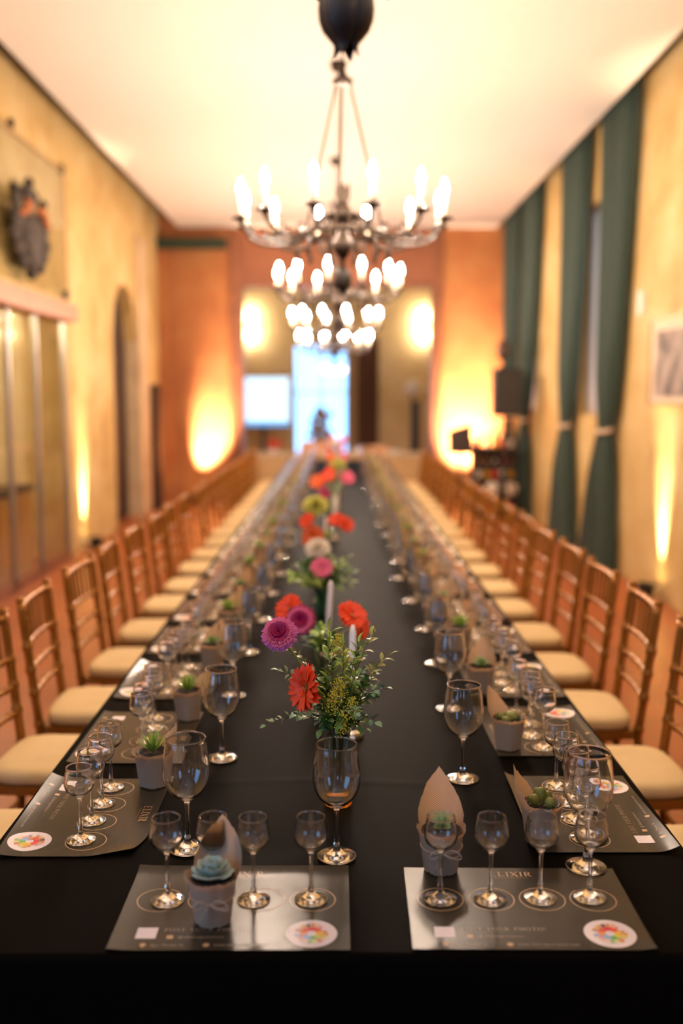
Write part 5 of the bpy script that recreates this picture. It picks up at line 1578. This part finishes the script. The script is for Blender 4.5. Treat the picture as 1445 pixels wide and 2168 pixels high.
# ================================================================== far right : speaker, drinks shelf, monitor
sp = thing('loudspeaker', 'black loudspeaker on a stand in the far right corner', 'speaker', (2.245, 13.4, 1.43))
MB().span(-0.175, 0.175, -0.15, 0.15, 0.0, 0.63).build('cabinet', M['black'], sp, False)
MB().span(-0.155, 0.155, -0.165, -0.15, 0.03, 0.60).build('grille', mat('speaker_grille', (0.03, 0.026, 0.022), 0.7), sp, False)
ss = thing('speaker_stand', 'black tripod stand carrying the loudspeaker', 'stand', (2.245, 13.4, 0))
MB().tube([(0, 0, 0.25), (0, 0, 1.43)], 0.018, 10).build('pole', M['black'], ss)
for k in range(3):
    a = PI / 2 + 2 * PI * k / 3
    MB().tube([(0, 0, 0.75), (0.26 * math.cos(a), 0.26 * math.sin(a), 0.014)], 0.011, 8).build('leg', M['black'], ss)
sl = thing('spot_lamp', 'small dark lamp on top of the black loudspeaker', 'lamp', (2.20, 13.38, 2.06))
MB().lathe([(0, 0), (0.07, 0), (0.07, 0.02), (0.02, 0.03), (0.016, 0.10), (0, 0.10)], 16).build('base', M['black'], sl)
MB().ball((-0.01, 0, 0.24), 0.11, 14, 9, (0.8, 1, 1.3)).build('head', mat('umber_metal', (0.06, 0.03, 0.02), 0.5), sl)
dc = thing('drinks_shelf', 'dark shelf stacked with bottles below the far loudspeaker', 'shelf', (2.17, 13.85, 0))
for z in (0.05, 0.50, 0.92):
    MB().span(-0.30, 0.30, -0.17, 0.17, z, z + 0.03).build('shelf_board', M['darkwood'], dc, False)
for (x, y) in ((-0.29, -0.16), (0.29, -0.16), (-0.29, 0.16), (0.29, 0.16)):
    MB().span(x - 0.015, x + 0.015, y - 0.015, y + 0.015, 0, 1.10).build('post', M['black'], dc, False)
MB().span(-0.30, 0.30, 0.15, 0.17, 0, 1.0).build('back_panel', M['darkwood'], dc, False)
bot = MB().lathe([(0, 0), (0.036, 0), (0.038, 0.01), (0.038, 0.17), (0.03, 0.20), (0.014, 0.235), (0.014, 0.28), (0, 0.28)], 16).mesh('bottle_body', M['bottleglass'])
lab = MB().lathe([(0.0387, 0.04), (0.0387, 0.14)], 16)
capm = MB().lathe([(0.0, 0.30), (0.0165, 0.30), (0.0165, 0.26), (0.015, 0.258)], 12)
kk = 0
for z, row_ in ((0.53, 'middle'), (0.95, 'top'), (0.08, 'bottom')):
    for q in range(5):
        bt = thing('bottle', 'dark bottle, %s from left on the %s board of the far right shelf' % (ORD[q], row_), 'bottle', (2.17 - 0.22 + q * 0.11, 13.80 + R.uniform(-0.03, 0.03), z), 0, 'bottles on the far right shelf')
        obj('bottle_body', bot, bt)
        lab.build('bottle_label', [M['foil'], M['red'], M['amber']][(q * 2 + kk) % 3], bt)
        capm.build('cap', [M['copper'], M['amber'], M['foil'], M['red']][(q + kk) % 4], bt)
    kk += 1
for k, x in enumerate((2.12, 2.36)):  # pale discs added in place of out-of-focus light spots
    tag(MB().lathe([(0, 0), (0.10, 0.002), (0.105, 0.006), (0.10, 0.012), (0, 0.012)], 22, Matrix.Translation((x, 13.66, 0.42)) @ Matrix.Rotation(PI / 2, 4, 'X')).build('round_plaque', M['foil'], None),
        'pale disc imitating a blurred light spot on the far shelf, %s of two' % ('left' if k == 0 else 'right'), 'light spot')
mon = thing('floor_monitor', 'dark stage monitor box standing right of the far opening', 'speaker', (1.83, 14.9, 0))
MB().tube([(0, 0, 0), (0, 0, 0.86)], 0.02, 8).build('pole', M['black'], mon)
MB().lathe([(0, 0), (0.16, 0), (0.16, 0.015), (0, 0.02)], 20).build('base', M['black'], mon)
MB().add([(-0.17, -0.14, 0.84), (0.15, -0.14, 0.84), (0.15, 0.14, 0.84), (-0.17, 0.14, 0.84), (-0.17, -0.06, 1.18), (0.15, -0.06, 1.28), (0.15, 0.14, 1.28), (-0.17, 0.14, 1.18)],
         [(0, 3, 2, 1), (4, 5, 6, 7), (0, 1, 5, 4), (1, 2, 6, 5), (2, 3, 7, 6), (3, 0, 4, 7)]).build('cabinet', mat('brown_black', (0.035, 0.018, 0.012), 0.6), mon, False)

# ================================================================== next room
bc = thing('serving_counter', 'pale wooden serving counter closing the far opening', 'counter', (0, 16.75, 0))
for k in range(5):
    MB().span(-1.48, 1.42, -0.26 + 0.004 * (k % 2), -0.23, 0.02 + k * 0.135, 0.148 + k * 0.135).build('front_board', M['lightwood'], bc, False)
MB().span(-1.48, 1.42, -0.23, 0.30, 0.0, 0.695).build('carcass', M['lightwood'], bc, False)
MB().span(-1.50, 1.44, -0.29, 0.33, 0.70, 0.745).build('worktop', M['linen'], bc, False)
CTZ = 0.746
fb = thing('red_flower_bowl', 'bowl of red flowers on the left of the serving counter', 'flower bowl', (-1.10, 16.7, CTZ))
MB().lathe([(0, 0), (0.06, 0), (0.10, 0.06), (0.095, 0.06), (0, 0.03)], 18).build('bowl_body', M['white'], fb)
m_ = MB()
for k in range(26):
    m_.ball((R.gauss(0, 0.05), R.gauss(0, 0.04), 0.10 + abs(R.gauss(0, 0.05))), 0.035, 7, 5)
stuff(m_.build('blossoms', M['red'], fb))
def stack_plates(x, y, n, lbl):
    pl = MB().lathe([(0, 0), (0.08, 0), (0.13, 0.012), (0.128, 0.016), (0.08, 0.006), (0, 0.006)], 26).mesh('plate', M['white'])
    for k in range(n):
        tag(obj('plate', pl, None, (x, y, CTZ + 0.009 * k)), 'white plate, %s from the bottom of the %s stack on the serving counter' % (ORD[k], lbl), 'plate', 'plates in the %s stack' % lbl)
stack_plates(-0.05, 16.66, 8, 'middle'); stack_plates(0.34, 16.72, 8, 'right'); stack_plates(0.95, 16.72, 5, 'far right')
pb = thing('cardboard_box', 'peach-coloured box on the serving counter behind the plates', 'box', (-0.42, 16.85, CTZ))
MB().span(-0.22, 0.22, -0.13, 0.13, 0, 0.17).build('box_body', M['peach'], pb, False)
MB().span(-0.225, 0.225, -0.135, 0.135, 0.17, 0.19).build('lid', M['peach'], pb, False)
tbn = thing('storage_tray', 'brown wooden tray on the right of the serving counter', 'tray', (0.68, 16.88, CTZ))
MB().span(-0.16, 0.16, -0.12, 0.12, 0, 0.015).build('tray_base', M['peach'], tbn, False)
for (a, b_, c_, d_) in ((-0.16, 0.16, -0.12, -0.105), (-0.16, 0.16, 0.105, 0.12), (-0.16, -0.145, -0.105, 0.105), (0.145, 0.16, -0.105, 0.105)):
    MB().span(a, b_, c_, d_, 0.015, 0.11).build('tray_side', M['peach'], tbn, False)
# television
tv = thing('television', 'large lit television screen standing left in the next room', 'television', (-1.45, 20.6, 0))
MB().span(-0.66, 0.46, 0.0, 0.05, 1.06, 2.10).build('casing', M['black'], tv, False)
MB().span(-0.64, 0.44, -0.006, 0.0, 1.17, 2.08).build('screen', M['screen'], tv, False)
MB().span(-0.64, 0.44, -0.006, 0.0, 1.08, 1.17).build('screen_band', M['screenblue'], tv, False)
MB().span(-0.14, -0.06, 0.01, 0.05, 0.03, 1.06).build('post', M['black'], tv, False)
MB().span(-0.40, 0.20, -0.2, 0.25, 0.0, 0.03).build('base', M['black'], tv, False)
tag(MB().grid(lambda u, v: (0.05 * math.sin(u * 26), (0), 0) if False else (0.42 + 0.5 * u, NY - 0.12 + 0.04 * math.sin(u * 30), 0.02 + 3.0 * v), 40, 4).build('window_drape', M['brown']), 'dark brown drape right of the bright window in the next room', 'drape')
tag(MB().grid(lambda u, v: (0.18 + 0.24 * u, NY - 0.10 + 0.03 * math.sin(u * 24), 0.3 + 2.5 * v), 24, 4).build('sheer_drape', M['linen']), 'pale sheer drape between the bright window and the brown drape', 'drape')
fl = thing('floor_lamp', 'dark standing lamp with white globe in the next room', 'lamp', (1.53, 20.8, 0))
MB().lathe([(0, 0), (0.16, 0), (0.16, 0.02), (0.02, 0.03), (0.02, 1.72), (0, 1.72)], 18).build('stand', M['black'], fl)
MB().ball((0, 0, 1.86), 0.16, 16, 10).build('globe', M['white'], fl)
MB().span(-0.02, 0.16, -0.05, 0.05, 0.4, 1.60).build('banner', M['black'], fl, False)
dv = thing('arrangement_standin', 'unidentified grey-brown shape built as a dried arrangement before the bright window', 'plant', (-0.36, 19.6, 0))  # vase and seed heads stand in for a shape of unknown kind
MB().lathe([(0, 0), (0.14, 0), (0.17, 0.2), (0.10, 0.7), (0.12, 0.8), (0, 0.78)], 18).build('floor_vase', M['grey'], dv)
m_ = MB()
for k in range(60):
    a = R.uniform(0, 2 * PI); rr = R.uniform(0.02, 0.24); z = R.uniform(0.85, 1.5) - rr * 0.6
    m_.ball((rr * math.cos(a), rr * math.sin(a), z), R.uniform(0.04, 0.07), 6, 5)
stuff(m_.build('seed_heads', M['grey'], dv))

# unused prototypes never shown are removed
for o in [p for k_, p in MATS.items() if k_ not in mused] + [p for k_, p in POTS.items() if k_ not in pused]:
    for c_ in list(o.children_recursive):
        bpy.data.objects.remove(c_)
    bpy.data.objects.remove(o)
